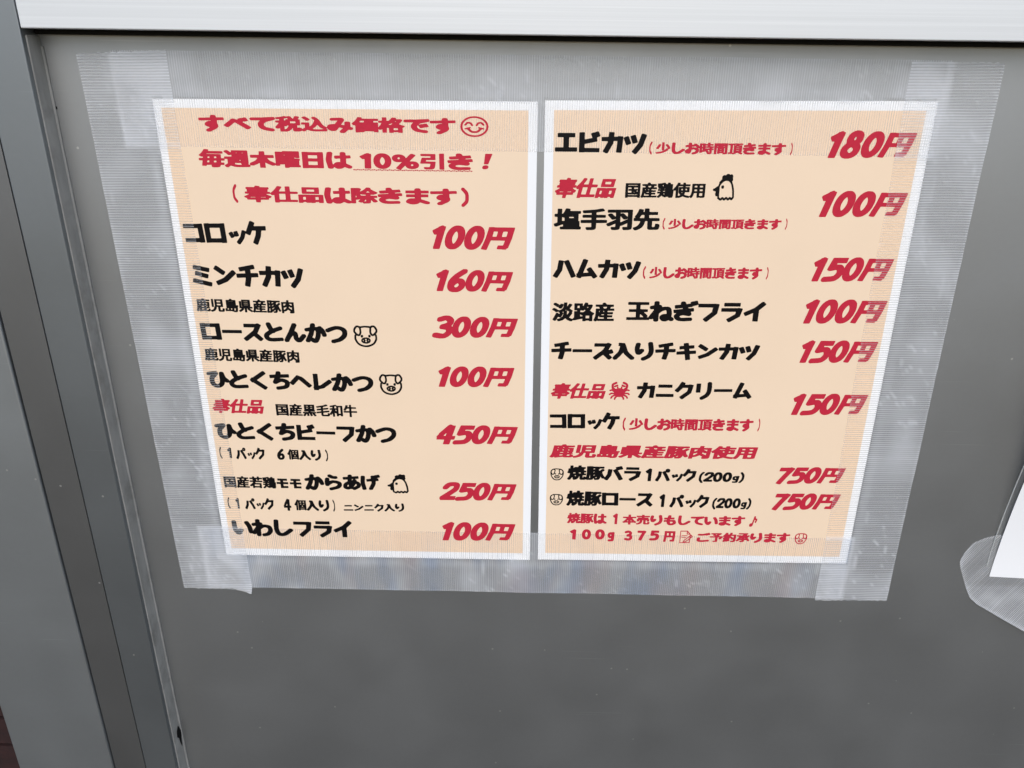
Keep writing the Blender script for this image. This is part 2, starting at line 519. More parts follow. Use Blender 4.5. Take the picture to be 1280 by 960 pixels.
# lettering: outlines of every character, drawn in a 100 unit square
GLYPHS = {   # weight and character: (advance, outlines as x, y, x, y ... in half units, y downwards)
 ('b','%'): (1.0,[[141,8,137,11,105,60,103,59,99,45,95,38,90,31,79,23,65,18,47,17,29,21,16,29,11,35,6,43,2,55,2,73,7,87,14,97,23,104,35,109,49,111,71,109,72,111,29,179,29,183,31,187,49,199,61,200,67,197,93,157,97,153,104,169,113,180,125,187,141,191,161,190,175,185,187,176,194,165,198,153,198,137,195,125,188,113,179,105,167,99,153,97,135,98,133,97,134,93,173,32,175,27,173,21,157,11,151,8],[50,53,53,53,57,55,60,59,61,63,59,70,53,75,51,75,47,73,44,69,43,65,45,58],[146,133,149,133,153,135,156,139,157,143,155,150,149,155,147,155,143,153,140,149,139,145,141,138]]),
 ('r','('): (0.42,[[65,5,57,6,52,9,35,33,25,51,20,65,18,77,17,93,17,121,20,151,29,173,53,208,59,211,69,211,75,210,80,207,83,201,83,193,82,189,61,159,55,145,51,119,52,89,53,77,57,65,65,51,82,27,84,21,82,13,79,8,73,6]]),
 ('r',')'): (0.42,[[17,5,9,6,4,9,1,15,1,23,2,27,23,57,29,71,33,97,32,127,31,139,27,151,19,165,2,189,0,195,2,203,5,208,11,210,21,211,27,210,32,207,49,183,59,165,64,151,66,139,67,123,67,95,64,65,55,43,32,9,27,6]]),
 ('b','0'): (0.66,[[63,7,49,8,37,13,24,23,13,37,7,49,1,69,-1,83,-2,107,0,129,5,145,10,159,19,172,29,182,43,190,57,193,69,193,81,191,93,186,107,174,115,163,121,151,127,131,129,117,130,93,128,71,124,57,118,41,110,29,101,20,91,13,79,8],[63,53,65,53,68,55,76,69,80,83,82,99,80,115,77,127,72,139,65,147,63,147,60,145,52,131,48,117,46,101,48,85,51,73,56,61]]),
 ('r','0'): (0.66,[[51,9,37,14,27,21,18,31,10,45,4,61,1,77,-1,95,0,117,3,133,8,151,14,163,21,173,33,183,45,189,57,192,71,192,81,190,95,183,107,173,115,161,123,141,127,125,129,105,128,83,125,67,119,47,111,33,101,21,91,14,79,9,69,8],[61,53,63,51,67,53,74,63,80,77,83,99,82,115,78,129,73,139,65,149,63,149,59,145,51,131,47,117,45,101,46,85,49,75,55,61]]),
 ('b','1'): (0.56,[[65,8,57,13,50,15,45,22,13,44,11,47,11,51,13,57,27,77,31,80,43,80,46,81,44,175,45,189,47,191,53,192,87,192,90,191,92,187,95,59,96,47,97,39,96,19,93,15,85,14,77,8]]),
 ('r','1'): (0.56,[[71,9,65,10,57,14,51,15,47,21,13,45,12,51,13,55,29,78,33,79,45,78,47,79,45,177,45,185,46,189,55,191,85,192,89,191,91,187,94,57,95,45,96,37,95,19,94,17,83,14,77,9]]),
 ('b','2'): (0.64,[[61,5,49,7,35,11,25,17,19,22,12,31,1,51,0,63,1,69,5,75,13,80,27,80,35,79,44,73,59,51,63,49,75,47,81,47,84,49,86,55,85,63,81,70,70,83,41,113,1,151,-2,159,-2,173,8,187,13,189,121,189,124,187,125,183,125,153,124,149,119,147,81,147,78,145,116,105,124,95,129,85,133,73,134,63,134,47,131,33,128,25,122,17,109,9,89,5]]),
 ('r','2'): (0.64,[[53,7,39,10,31,14,23,20,17,27,2,51,1,63,3,71,7,75,15,79,29,80,35,78,43,73,54,55,59,49,67,47,75,46,83,47,86,49,87,57,86,63,82,71,72,83,41,115,1,152,-2,163,0,173,9,186,13,188,121,188,123,186,124,183,124,153,122,149,117,148,79,148,76,147,78,143,115,104,124,93,128,85,132,75,134,61,133,45,129,31,125,23,120,17,113,12,105,8,89,6,65,6]]),
 ('b','3'): (0.63,[[61,1,51,2,41,4,8,17,3,21,0,27,0,41,2,47,5,50,11,54,17,56,33,55,63,44,69,47,76,53,77,57,77,59,71,66,41,78,35,82,31,91,31,103,35,112,43,118,81,124,84,127,86,133,86,141,77,152,71,156,67,157,25,148,13,148,7,149,1,152,-3,157,-5,163,-5,173,-4,179,-1,183,7,189,53,199,79,199,93,196,103,191,115,183,123,174,129,165,134,155,135,145,135,131,134,119,129,107,125,100,118,91,117,89,123,77,127,63,127,47,123,35,111,20,93,7,79,2]]),
 ('b','4'): (0.68,[[75,5,71,7,61,17,13,87,11,91,10,101,0,117,-1,125,3,131,4,147,7,150,59,150,63,151,64,155,63,189,65,194,69,195,91,196,109,196,111,195,113,191,115,153,117,150,137,150,140,147,141,119,139,115,137,114,121,114,118,113,117,111,121,27,120,17,117,15,101,14,85,5],[63,91,65,89,67,90,67,91,65,113,61,114,51,113,52,109]]),
 ('r','4'): (0.68,[[73,7,62,17,14,87,12,91,11,101,0,119,0,125,4,131,4,145,7,149,61,149,65,150,64,187,65,193,69,194,107,195,111,194,112,191,114,151,117,149,135,149,139,147,140,119,137,115,119,115,116,113,120,25,119,17,115,16,99,14,85,6],[66,85,67,84,68,87,67,113,63,115,49,114,49,111]]),
 ('b','5'): (0.64,[[31,11,23,12,20,15,10,87,10,101,19,109,29,113,41,112,73,105,77,105,83,115,85,125,83,133,79,141,75,147,69,150,55,153,15,155,7,156,1,162,-2,167,-3,177,-2,185,1,189,5,193,15,197,71,194,93,190,103,185,113,177,120,169,126,159,131,145,133,135,134,117,133,107,130,97,124,85,118,77,111,71,101,65,93,62,65,62,64,57,65,54,67,53,121,53,127,52,129,47,129,15,127,12,121,11]]),
 ('b','6'): (0.64,[[89,1,83,2,79,5,49,31,30,51,19,67,10,81,2,99,-1,111,-2,121,-1,143,2,157,8,171,15,181,23,189,33,195,47,199,59,200,79,200,91,197,101,193,109,187,120,175,127,163,131,151,132,133,130,123,123,107,116,97,109,90,99,84,89,81,75,80,72,79,72,77,79,69,117,35,120,29,119,13,115,6,109,2,103,1],[70,125,73,124,77,127,82,135,82,141,78,149,73,155,69,157,63,158,57,155,53,149,52,145,54,141,63,129]]),
 ('r','6'): (0.64,[[83,3,49,33,28,55,16,73,8,89,0,113,-1,131,0,143,5,159,11,173,17,181,25,189,33,194,47,198,59,200,79,199,89,197,101,192,112,183,120,173,126,163,130,149,131,135,129,125,122,107,113,95,105,88,97,84,87,82,71,81,69,79,79,68,116,35,119,27,118,13,116,9,112,5,101,2],[67,125,73,123,77,125,81,131,84,139,81,147,75,154,71,158,65,159,59,157,56,155,53,151,50,145,60,131]]),
 ('b','7'): (0.62,[[95,10,87,13,13,13,9,14,7,17,7,49,9,54,15,55,67,55,71,57,56,93,25,179,25,185,27,188,55,198,67,199,72,195,102,111,136,33,136,25,133,22,107,11]]),
 ('b','8'): (0.64,[[49,3,37,7,25,15,17,25,12,35,9,51,9,65,11,75,16,91,7,103,0,117,-3,133,-2,151,1,161,7,173,15,182,25,190,35,194,47,197,73,197,91,192,104,183,116,169,121,155,123,139,121,121,117,109,106,93,111,83,114,73,115,63,114,47,112,35,107,25,99,15,93,11,83,5,73,3,57,2],[60,47,63,46,65,48,68,57,67,64,63,70,61,70,59,68,56,59,57,53],[54,121,59,119,66,121,72,127,76,135,76,141,72,149,67,154,61,157,57,156,51,152,47,147,44,141,44,137,46,131,50,125]]),
 ('r','crab'): (1.0,[[61,5,33,18,22,29,18,39,17,55,20,75,26,85,25,87,15,88,3,93,0,97,0,103,3,107,11,108,21,105,25,104,43,118,44,123,43,125,27,123,19,124,13,126,-3,139,-4,147,-2,151,3,152,9,152,21,143,27,140,49,145,47,147,29,155,22,161,12,179,12,185,13,189,17,192,25,191,28,189,34,175,38,171,47,166,61,162,63,163,52,175,49,183,48,197,49,201,51,203,59,204,63,202,68,185,81,172,105,174,117,172,120,173,132,185,137,202,141,204,147,204,150,203,152,199,151,187,148,175,137,163,139,162,153,166,162,171,166,175,172,189,175,191,181,192,185,191,188,187,188,181,179,163,171,155,153,147,151,145,173,140,179,143,191,152,195,152,201,151,204,147,204,141,203,138,187,126,181,124,173,123,157,125,156,123,157,118,175,104,179,105,187,108,193,108,197,107,200,103,200,97,197,93,185,88,175,87,174,85,180,75,183,55,182,39,178,29,167,18,143,6,135,4,129,6,126,9,125,13,125,19,126,23,131,27,153,38,157,42,159,45,160,57,158,65,156,69,135,84,126,79,128,63,126,59,123,55,117,57,114,59,110,73,109,75,107,75,91,75,86,59,83,57,77,55,74,59,72,63,74,79,65,84,45,70,42,65,40,57,40,47,43,41,49,37,71,26,75,21,75,13,73,8,67,5],[73,35,45,49,42,53,42,59,45,63,49,65,55,65,75,57,83,51,85,47,85,39,83,37,79,35],[121,35,117,37,115,41,115,47,117,51,125,57,145,65,151,65,155,63,158,59,158,53,155,49,131,36,127,35]]),
 ('b','g'): (0.5,[[75,75,63,78,43,77,27,81,21,84,15,89,10,95,6,103,4,115,4,129,6,137,12,147,19,154,27,159,37,162,51,163,54,165,53,173,51,176,49,177,21,177,15,178,12,181,9,187,9,197,12,203,17,206,23,207,51,208,71,206,83,200,88,195,91,189,95,171,100,87,97,81,91,76,83,75],[45,111,49,110,53,113,55,117,54,125,49,130,45,129,41,123,41,117]]),
 ('r','g'): (0.5,[[71,76,63,79,55,78,43,78,31,80,19,87,13,93,9,101,6,111,5,125,8,137,13,147,19,153,27,158,37,161,53,162,55,165,54,175,51,178,21,178,17,178,13,181,10,187,10,197,13,202,19,206,53,207,69,206,75,204,83,199,90,189,93,171,99,87,95,80,89,77,81,76],[45,109,49,108,51,109,55,115,56,119,55,126,49,132,47,132,43,129,40,121,41,115]]),
 ('r','hen'): (1.0,[[119,-1,111,2,103,10,95,8,87,9,81,11,75,15,72,19,70,25,70,31,72,39,61,49,49,61,48,65,48,75,42,89,9,110,1,110,-4,119,-4,123,3,131,9,129,24,135,25,137,22,143,20,151,21,157,24,165,27,169,31,171,41,171,43,173,44,187,45,190,67,203,73,204,81,204,86,201,91,196,93,196,101,203,111,204,117,202,125,195,127,195,137,203,141,204,149,204,161,196,171,202,181,202,185,199,191,191,198,181,198,175,193,133,189,113,179,83,166,57,171,53,173,47,173,41,170,29,172,23,171,15,167,7,159,3,151,2,143,6,135,1,129,-1],[106,53,119,53,129,54,139,58,149,66,158,79,168,103,175,131,180,171,180,175,175,182,165,176,157,176,153,177,145,184,143,184,133,177,125,176,119,177,109,184,107,184,99,177,91,176,87,176,83,178,75,186,69,184,60,177,58,107,58,99,60,91,67,79,83,64,91,59],[81,87,75,89,72,93,71,97,71,103,73,109,77,112,81,113,87,113,93,111,96,107,97,103,97,97,95,91,91,88,87,87]]),
 ('r','memo'): (1.0,[[15,2,14,5,14,197,17,198,165,198,166,195,167,131,203,99,204,97,203,93,179,64,175,64,169,68,167,69,166,53,165,51,119,2],[28,15,108,15,110,17,110,61,113,62,151,62,154,65,154,81,153,83,75,151,67,176,62,181,61,185,29,186,26,183,26,19],[123,29,123,28,125,28,142,47,142,49,125,50,123,48],[41,75,39,77,38,81,39,83,43,86,121,86,125,83,126,81,125,77,121,74],[172,85,175,83,177,84,184,93,185,95,181,100,179,100,177,99,170,91,169,89],[41,103,39,105,38,109,41,113,43,114,101,114,103,113,106,109,105,105,101,102],[153,103,154,121,152,125,101,169,87,173,83,173,84,165,87,159,147,107],[151,145,153,144,154,147,154,183,152,185,101,185,109,181]]),
 ('r','pig'): (1.0,[[23,4,15,10,6,21,-2,37,-4,51,-4,59,-2,65,11,85,6,87,4,91,2,113,2,131,10,151,22,171,35,184,53,194,75,201,95,204,113,204,133,199,155,190,168,181,178,171,186,159,194,143,198,129,198,113,196,91,194,87,189,85,202,65,204,57,204,49,204,43,199,31,190,15,181,6,177,4,169,3,157,4,143,10,119,7,99,6,81,7,57,10,41,4,33,3],[30,21,35,21,41,23,47,29,47,31,50,55,50,65,44,79,39,84,31,78,22,69,16,61,13,53,14,45,19,35,24,27],[164,21,169,21,176,27,184,41,187,51,186,57,178,69,169,78,161,84,156,79,152,71,150,65,150,57,153,29,159,23],[91,23,105,23,135,27,136,29,133,53,133,67,136,79,142,91,151,100,159,102,169,100,179,95,182,117,180,129,173,145,166,157,157,167,147,174,135,179,117,185,103,187,85,186,71,182,57,176,46,169,37,161,30,151,23,135,19,121,21,95,35,101,45,101,49,100,55,95,58,91,61,85,65,75,67,67,67,53,64,29,65,27],[65,89,58,93,57,105,59,111,61,114,65,115,71,115,77,111,79,105,79,99,77,93,75,90,71,89],[129,89,123,93,121,99,121,105,123,111,125,114,129,115,135,115,141,111,143,105,143,99,142,93,140,91,135,89],[93,113,77,117,69,122,62,129,59,135,58,143,60,151,63,156,70,163,77,167,95,172,105,172,115,170,123,167,130,163,138,155,141,145,141,135,137,128,129,120,117,115,105,112],[91,129,99,128,109,129,104,135,102,141,104,149,109,155,101,156,91,155,96,149,98,143,96,135],[76,137,79,137,79,147,77,148,74,143],[121,137,123,136,126,141,125,145,123,148,121,147]]),
 ('r','pigface'): (1.0,[[79,9,59,11,49,12,37,17,21,27,10,39,6,47,3,57,1,75,3,103,6,119,13,137,24,157,41,177,55,188,75,195,93,198,109,197,131,194,145,188,161,175,176,157,187,137,194,119,198,99,200,77,197,57,192,43,185,33,173,22,159,15,141,11,125,9],[73,25,89,24,113,24,127,25,124,35,124,47,127,65,132,85,131,87,127,85,121,85,116,89,115,93,115,99,116,103,119,106,121,107,127,107,131,105,133,101,135,92,143,103,149,107,155,109,169,110,180,105,180,111,176,123,169,137,162,149,146,167,137,174,129,178,113,182,95,182,77,180,63,174,50,163,38,149,29,133,23,119,19,107,20,105,31,110,45,109,51,107,57,103,65,92,68,103,71,106,73,107,79,107,84,103,85,99,85,93,83,87,79,85,75,84,69,87,68,85,73,65,76,47,76,35],[44,31,51,31,57,34,60,37,61,45,57,65,52,83,45,92,37,95,32,93,26,85,21,71,20,63,22,55,29,45,37,36],[148,31,155,31,163,36,171,45,180,59,180,67,177,77,171,89,165,94,157,93,152,89,148,83,144,71,140,55,139,41,142,35],[85,115,73,119,67,122,62,127,58,133,58,139,58,147,63,154,69,159,79,164,87,166,107,166,115,165,127,161,135,156,140,151,142,143,142,133,137,126,131,121,121,116,113,114,95,114],[94,127,103,127,114,129,107,132,104,139,105,143,106,147,114,151,101,154,86,151,93,148,96,141,95,137,94,133,86,129],[80,131,84,131,81,137,81,143,84,149,83,150,77,147,71,141,73,136],[116,131,119,131,123,133,129,139,129,141,126,145,117,150,116,149,119,143,119,137]]),
 ('r','smile'): (1.0,[[93,5,83,6,71,8,55,14,41,22,28,33,18,45,11,57,6,67,2,83,0,103,2,117,4,127,11,143,19,156,30,169,43,179,55,186,65,190,83,194,103,196,117,194,129,192,145,186,159,178,172,167,182,155,189,143,194,133,198,117,200,97,198,83,196,73,189,57,181,44,169,30,159,22,149,16,131,9,117,6,103,4],[86,21,99,20,113,21,133,27,149,35,159,43,169,55,176,65,180,75,183,89,184,101,182,119,176,135,168,147,159,157,141,170,127,176,113,179,99,180,79,177,63,172,51,165,41,157,31,145,24,135,20,125,17,111,16,99,18,81,24,65,32,53,41,43,59,30,73,24],[49,57,41,63,30,79,28,85,31,90,35,92,41,90,53,74,57,71,59,71,68,75,79,94,85,96,90,93,92,89,91,85,83,69,79,63,67,57,59,56],[133,57,123,62,117,69,109,85,109,91,111,94,115,96,121,94,132,75,141,71,143,71,147,74,159,90,165,92,170,89,172,85,171,81,161,65,155,59,147,56],[61,105,49,108,33,114,30,117,30,123,31,125,35,126,47,125,61,142,69,150,77,155,87,158,107,158,115,158,123,155,131,150,137,144,153,125,165,126,169,125,170,123,170,117,167,114,151,108,135,104,129,104,126,107,126,113,127,115,134,119,123,133,113,140,105,141,95,141,87,140,81,136,68,121,67,118,73,115,74,113,74,109,73,105,69,104]]),
 ('r','♪'): (1.0,[[91,15,88,17,85,27,85,41,78,125,75,127,55,128,43,132,33,140,29,149,28,161,32,171,41,179,53,184,75,185,89,182,99,176,108,165,109,159,116,79,118,75,119,74,137,79,139,81,132,103,132,111,135,119,141,122,155,123,159,122,163,119,165,115,173,87,174,73,171,63,163,57,141,52,136,49,131,43,122,29,120,17,117,16,105,15]]),
 ('b','あ'): (1.0,[[87,-3,75,-1,67,5,65,9,64,23,61,26,17,30,11,33,10,41,11,59,13,63,17,65,25,66,59,63,60,65,60,81,59,86,37,99,27,106,17,119,11,131,9,139,8,153,9,163,13,173,19,180,29,187,41,192,55,195,67,195,77,193,87,189,91,189,105,190,111,197,117,200,125,202,137,201,173,180,187,169,196,159,201,147,201,127,198,117,193,107,188,101,181,94,159,82,157,71,155,66,151,61,144,57,145,55,175,52,181,49,182,43,180,21,177,17,169,16,113,21,111,19,110,7,105,2,99,-2],[108,59,117,57,120,59,115,64,111,72,109,73,107,71],[145,123,147,122,148,123,153,129,155,135,155,139,152,143,143,150,125,160,123,157,124,155,136,139],[62,133,65,132,66,133,70,147,65,153,59,156,55,153,54,149,56,141]]),
 ('b','い'): (1.0,[[13,19,9,20,4,25,0,31,0,35,3,107,6,125,10,139,22,163,30,173,37,180,43,184,53,187,67,187,75,186,85,179,95,165,109,139,110,131,109,124,105,117,99,113,91,111,83,111,75,112,69,115,61,126,59,126,55,117,52,101,48,29,43,23,35,18,21,18],[149,23,137,25,131,29,126,37,126,49,143,81,148,93,153,117,160,161,165,167,173,171,181,172,193,171,199,169,203,165,207,159,208,153,201,105,196,81,187,61,169,29,161,24]]),
 ('b','お'): (1.0,[[63,0,57,3,49,9,48,35,47,38,11,42,6,45,6,51,7,65,9,76,13,78,19,78,47,76,49,79,50,95,49,99,47,101,21,117,7,131,2,139,1,147,1,157,4,165,17,178,33,186,47,189,59,189,67,187,73,184,79,179,86,167,92,149,95,127,97,123,113,116,123,115,137,119,149,126,153,131,152,139,147,149,141,154,107,166,103,169,99,175,98,181,98,187,100,193,104,197,109,200,125,201,157,191,171,185,179,180,186,173,191,165,197,151,200,135,200,121,196,111,187,99,199,96,203,93,207,89,210,79,209,73,207,67,195,49,187,40,177,31,155,17,147,15,131,16,124,21,119,31,99,34,97,33,96,31,95,11,93,7,87,3,81,0],[140,59,143,60,151,67,161,81,162,83,161,84,131,78,115,78,99,80,97,79,97,73,99,71,135,67,138,65]]),
 ('b','か'): (1.0,[[69,-1,63,1,56,7,49,40,45,42,3,51,-3,61,-4,69,-2,75,1,80,7,85,19,86,37,83,39,85,36,97,27,117,-2,175,-1,181,3,191,7,195,13,197,29,198,39,195,42,193,46,185,49,184,63,195,75,201,85,203,95,203,103,201,111,198,119,191,126,183,137,161,146,135,151,103,153,104,162,129,166,133,171,136,185,137,195,136,202,131,206,123,206,111,197,83,191,69,181,54,159,31,151,27,139,27,129,29,119,37,103,35,101,33,103,19,103,13,97,3,93,0,87,-2],[95,73,99,75,102,83,103,91,102,105,98,127,94,141,88,153,87,155,85,155,75,148,69,146,67,145,68,143,82,111,92,75]]),
 ('b','き'): (1.0,[[81,-5,73,-2,68,5,66,17,69,25,67,28,23,34,18,37,17,43,20,63,21,67,23,69,35,70,83,64,85,64,87,67,85,70,13,78,9,79,6,81,5,87,9,111,13,114,29,114,31,115,20,125,14,135,13,141,12,149,15,159,21,170,32,181,46,189,59,193,75,196,103,196,166,193,173,185,175,177,173,167,166,159,147,158,107,160,85,160,71,156,63,149,63,147,64,145,71,140,79,137,89,134,101,135,139,142,153,141,163,134,168,125,169,115,162,103,161,101,162,99,187,95,189,94,191,91,188,65,185,61,175,60,141,64,139,63,136,59,139,56,173,52,177,50,179,47,179,43,175,19,171,16,163,16,120,21,117,19,110,3,107,-1,97,-6]]),
 ('b','ぎ'): (1.0,[[187,-7,173,-2,161,-1,145,6,142,9,143,19,141,21,113,25,109,24,101,7,95,3,85,0,71,2,65,5,61,11,59,21,61,29,59,32,15,38,10,41,9,47,12,67,13,71,15,72,27,73,75,67,77,67,80,71,79,73,77,74,9,82,5,83,2,85,1,91,5,115,11,117,26,117,27,119,14,131,11,137,9,143,9,153,11,160,17,171,24,179,33,186,45,192,57,195,73,197,97,198,155,194,161,193,165,191,170,183,170,173,167,165,161,159,145,158,95,162,79,162,71,160,65,157,60,153,58,149,69,142,83,138,93,138,123,144,139,146,147,144,155,137,159,129,160,121,160,117,153,105,153,103,155,102,173,100,178,97,179,91,176,69,173,65,167,64,131,68,128,65,127,61,131,59,159,55,162,53,165,48,197,38,213,30,214,27,213,21,202,-5,197,-8]]),
 ('b','く'): (1.0,[[135,1,41,71,29,73,25,75,11,93,8,97,8,101,11,107,25,126,29,127,41,129,139,203,143,204,151,205,157,202,172,183,173,179,172,173,79,101,80,99,82,97,168,31,169,27,168,21,153,2,147,-1]]),
 ('b','げ'): (1.0,[[189,-5,175,-1,161,0,141,7,127,7,119,9,113,13,109,19,111,47,110,49,107,50,67,54,62,57,62,63,63,83,64,87,67,89,77,90,111,87,113,87,116,89,114,107,109,123,83,179,83,185,85,191,89,197,93,200,101,202,111,202,117,201,125,197,147,153,156,133,162,111,163,85,164,83,189,80,194,77,194,69,192,47,189,45,177,43,181,40,193,38,209,32,212,29,212,25,202,-3,197,-5],[17,10,9,15,6,19,4,23,-1,77,-2,103,0,123,13,193,19,198,25,201,41,201,47,200,52,197,58,189,59,185,48,123,46,99,46,75,51,25,47,16,39,11,31,10]]),
 ('b','ご'): (1.0,[[177,2,159,10,147,10,131,17,97,24,81,26,37,25,29,26,23,30,19,37,18,43,18,51,22,57,29,62,57,64,97,63,135,57,137,57,141,61,151,62,157,61,173,54,185,54,204,45,207,41,207,37,193,5,189,2],[29,99,19,103,13,111,8,137,8,149,8,161,12,171,18,179,29,186,39,190,59,194,81,195,109,194,187,182,191,180,195,173,196,163,194,155,186,147,181,145,167,146,121,154,95,157,71,156,59,153,57,149,60,121,60,115,58,109,55,105,49,100,41,99]]),
 ('b','し'): (1.0,[[37,-1,27,2,21,7,20,11,15,75,15,107,17,127,22,151,32,171,44,185,59,194,77,197,97,197,119,193,133,188,150,177,201,135,202,131,202,121,201,115,197,109,193,107,187,105,171,104,165,106,125,140,109,151,101,156,89,159,85,159,81,156,75,149,70,139,67,125,64,109,64,91,68,11,66,7,57,1,49,-1]]),
 ('b','す'): (1.0,[[109,-5,101,-2,95,5,93,11,93,25,91,28,7,32,3,33,0,37,1,63,3,66,5,67,19,68,91,65,95,65,96,67,95,69,77,72,65,77,59,82,52,91,45,105,45,119,47,125,51,131,63,141,82,151,81,153,55,173,51,179,50,187,51,195,55,201,63,205,79,206,85,204,129,171,139,161,144,153,148,145,150,135,149,121,144,99,144,67,145,63,195,60,199,57,200,55,199,31,197,26,193,24,187,24,143,26,141,23,139,7,133,-1,129,-4,123,-5]]),
 ('b','ち'): (1.0,[[79,-3,73,0,69,5,62,31,60,33,7,37,3,39,2,43,3,67,5,73,13,75,45,73,48,75,30,111,30,119,31,125,35,131,39,134,43,136,55,138,65,137,103,116,115,112,133,117,141,122,145,126,145,131,142,141,137,147,131,151,115,156,67,165,61,167,56,177,56,187,57,191,59,195,64,199,69,202,75,202,83,202,137,192,153,187,165,182,177,172,186,161,192,147,195,131,195,119,192,109,185,99,175,91,159,82,143,77,121,73,105,73,103,71,107,69,191,62,194,59,194,55,193,31,191,27,187,25,181,25,115,29,114,27,116,17,116,13,113,7,109,0,103,-3,97,-4,85,-4]]),
 ('b','つ'): (1.0,[[101,21,89,22,75,25,47,34,1,54,-1,57,-4,65,-4,73,-1,81,3,85,13,90,25,89,79,66,103,59,117,60,133,64,147,72,152,79,155,93,152,107,143,120,128,135,117,144,105,150,53,165,47,169,43,179,43,189,49,197,57,201,71,202,109,191,133,183,149,175,167,162,184,145,195,129,201,113,204,95,202,73,196,57,186,45,169,34,149,26,127,22]]),
 ('b','て'): (1.0,[[161,13,91,19,11,21,7,23,2,29,0,35,0,41,0,45,3,51,7,56,11,58,73,58,78,59,78,61,71,71,64,83,61,93,60,101,60,115,61,125,65,137,72,151,85,166,101,175,117,181,159,193,169,194,175,193,181,191,185,188,188,183,189,179,189,171,185,161,179,157,139,145,125,140,120,135,114,127,110,119,109,109,110,101,113,94,121,83,130,75,141,69,183,54,187,50,193,47,198,41,200,35,200,25,197,19,191,13,187,11,181,11]]),
 ('b','で'): (1.0,[[161,13,91,19,7,21,3,23,-1,29,-4,35,-4,41,-4,45,-1,51,4,57,7,58,67,58,70,59,70,61,60,77,55,89,52,99,52,115,54,129,59,141,67,155,76,165,87,174,105,182,155,193,165,194,171,194,177,191,183,185,185,179,185,171,181,161,179,159,175,157,133,148,119,142,113,137,107,129,103,121,101,111,103,101,107,94,109,95,123,127,127,130,133,130,139,130,157,122,171,121,187,114,190,111,191,107,190,101,178,75,175,71,169,70,161,70,143,78,131,78,117,84,115,83,121,75,129,70,143,64,171,56,181,50,191,48,197,42,200,35,200,25,197,19,191,13,187,11,181,11]]),
 ('b','と'): (1.0,[[49,-1,41,2,36,7,33,13,33,23,45,59,55,79,53,82,37,93,21,105,13,114,7,123,3,133,3,147,6,159,13,171,23,181,35,189,47,193,61,196,95,197,183,190,185,188,189,179,190,171,188,163,183,155,181,154,171,153,101,158,77,159,69,157,61,154,54,147,53,141,55,137,63,129,91,111,107,108,112,105,117,99,121,97,183,74,185,71,188,61,188,53,185,47,175,39,163,38,101,59,98,57,93,47,80,11,77,5,73,2,67,-1]]),
 ('b','ね'): (1.0,[[55,-1,43,1,34,9,33,37,31,41,5,47,0,51,-3,57,-3,69,2,77,7,81,11,81,31,80,32,81,33,85,31,91,-8,153,-8,165,-5,172,1,177,11,179,19,179,31,176,33,179,34,193,43,201,51,203,61,203,71,200,77,195,79,191,80,123,95,108,107,99,125,91,137,88,140,91,142,97,145,117,144,123,143,124,125,124,115,126,105,130,96,137,88,147,85,157,86,167,90,177,105,192,115,197,123,199,137,200,147,198,167,188,179,195,183,196,197,195,205,192,208,189,211,183,211,173,208,165,191,152,189,149,192,123,189,97,185,79,177,65,167,57,151,53,127,53,105,56,101,47,97,41,91,38,80,35,79,31,79,11,77,7,73,3,67,0]]),
 ('b','は'): (1.0,[[27,3,19,6,15,9,13,13,5,65,2,87,3,107,5,127,16,189,18,193,25,197,31,199,41,200,49,199,54,197,58,193,65,180,77,192,87,198,97,200,111,200,121,198,131,193,149,179,177,196,193,196,199,194,203,192,207,186,208,181,208,173,205,165,164,137,162,133,164,79,167,78,195,76,199,73,200,69,199,53,199,45,197,42,191,40,167,41,163,39,161,13,156,7,151,4,143,2,133,2,125,4,121,7,115,15,115,41,114,43,75,46,71,49,70,53,71,77,73,80,79,82,111,80,115,81,116,85,115,117,113,119,93,120,79,125,68,135,59,149,57,147,53,127,50,95,51,77,59,17,55,9,49,4,41,2]]),
 ('b','ひ'): (1.0,[[71,15,53,17,3,26,-1,31,-4,37,-5,49,-1,56,7,62,15,63,27,62,30,63,23,75,19,87,16,105,16,121,17,135,20,149,24,159,31,169,45,182,63,191,81,195,97,195,105,194,113,192,127,185,137,179,145,171,152,163,157,153,163,133,165,130,173,135,179,137,191,138,199,136,205,133,209,127,211,121,211,113,207,105,188,89,179,79,173,65,164,31,161,26,155,21,149,19,137,19,129,20,122,25,117,31,116,35,116,105,114,125,112,135,106,145,95,153,87,156,79,152,71,143,67,131,65,113,67,97,69,92,74,85,103,54,108,45,109,37,106,25,103,21,99,18,89,15]]),
 ('b','へ'): (1.0,[[65,34,-7,115,-8,119,-7,123,11,139,15,142,19,143,27,143,31,141,81,86,85,83,89,86,171,167,181,168,187,166,205,148,207,143,205,136,121,52,79,34,71,33]]),
 ('b','べ'): (1.0,[[157,22,139,30,127,30,109,38,106,41,105,49,103,50,75,38,65,37,59,39,-6,117,-8,121,-7,127,15,146,23,147,31,145,77,91,81,88,87,91,169,170,177,172,183,171,187,170,205,151,207,147,206,143,204,139,143,81,143,79,145,78,151,75,165,74,181,67,185,65,187,61,186,53,173,25,169,22]]),
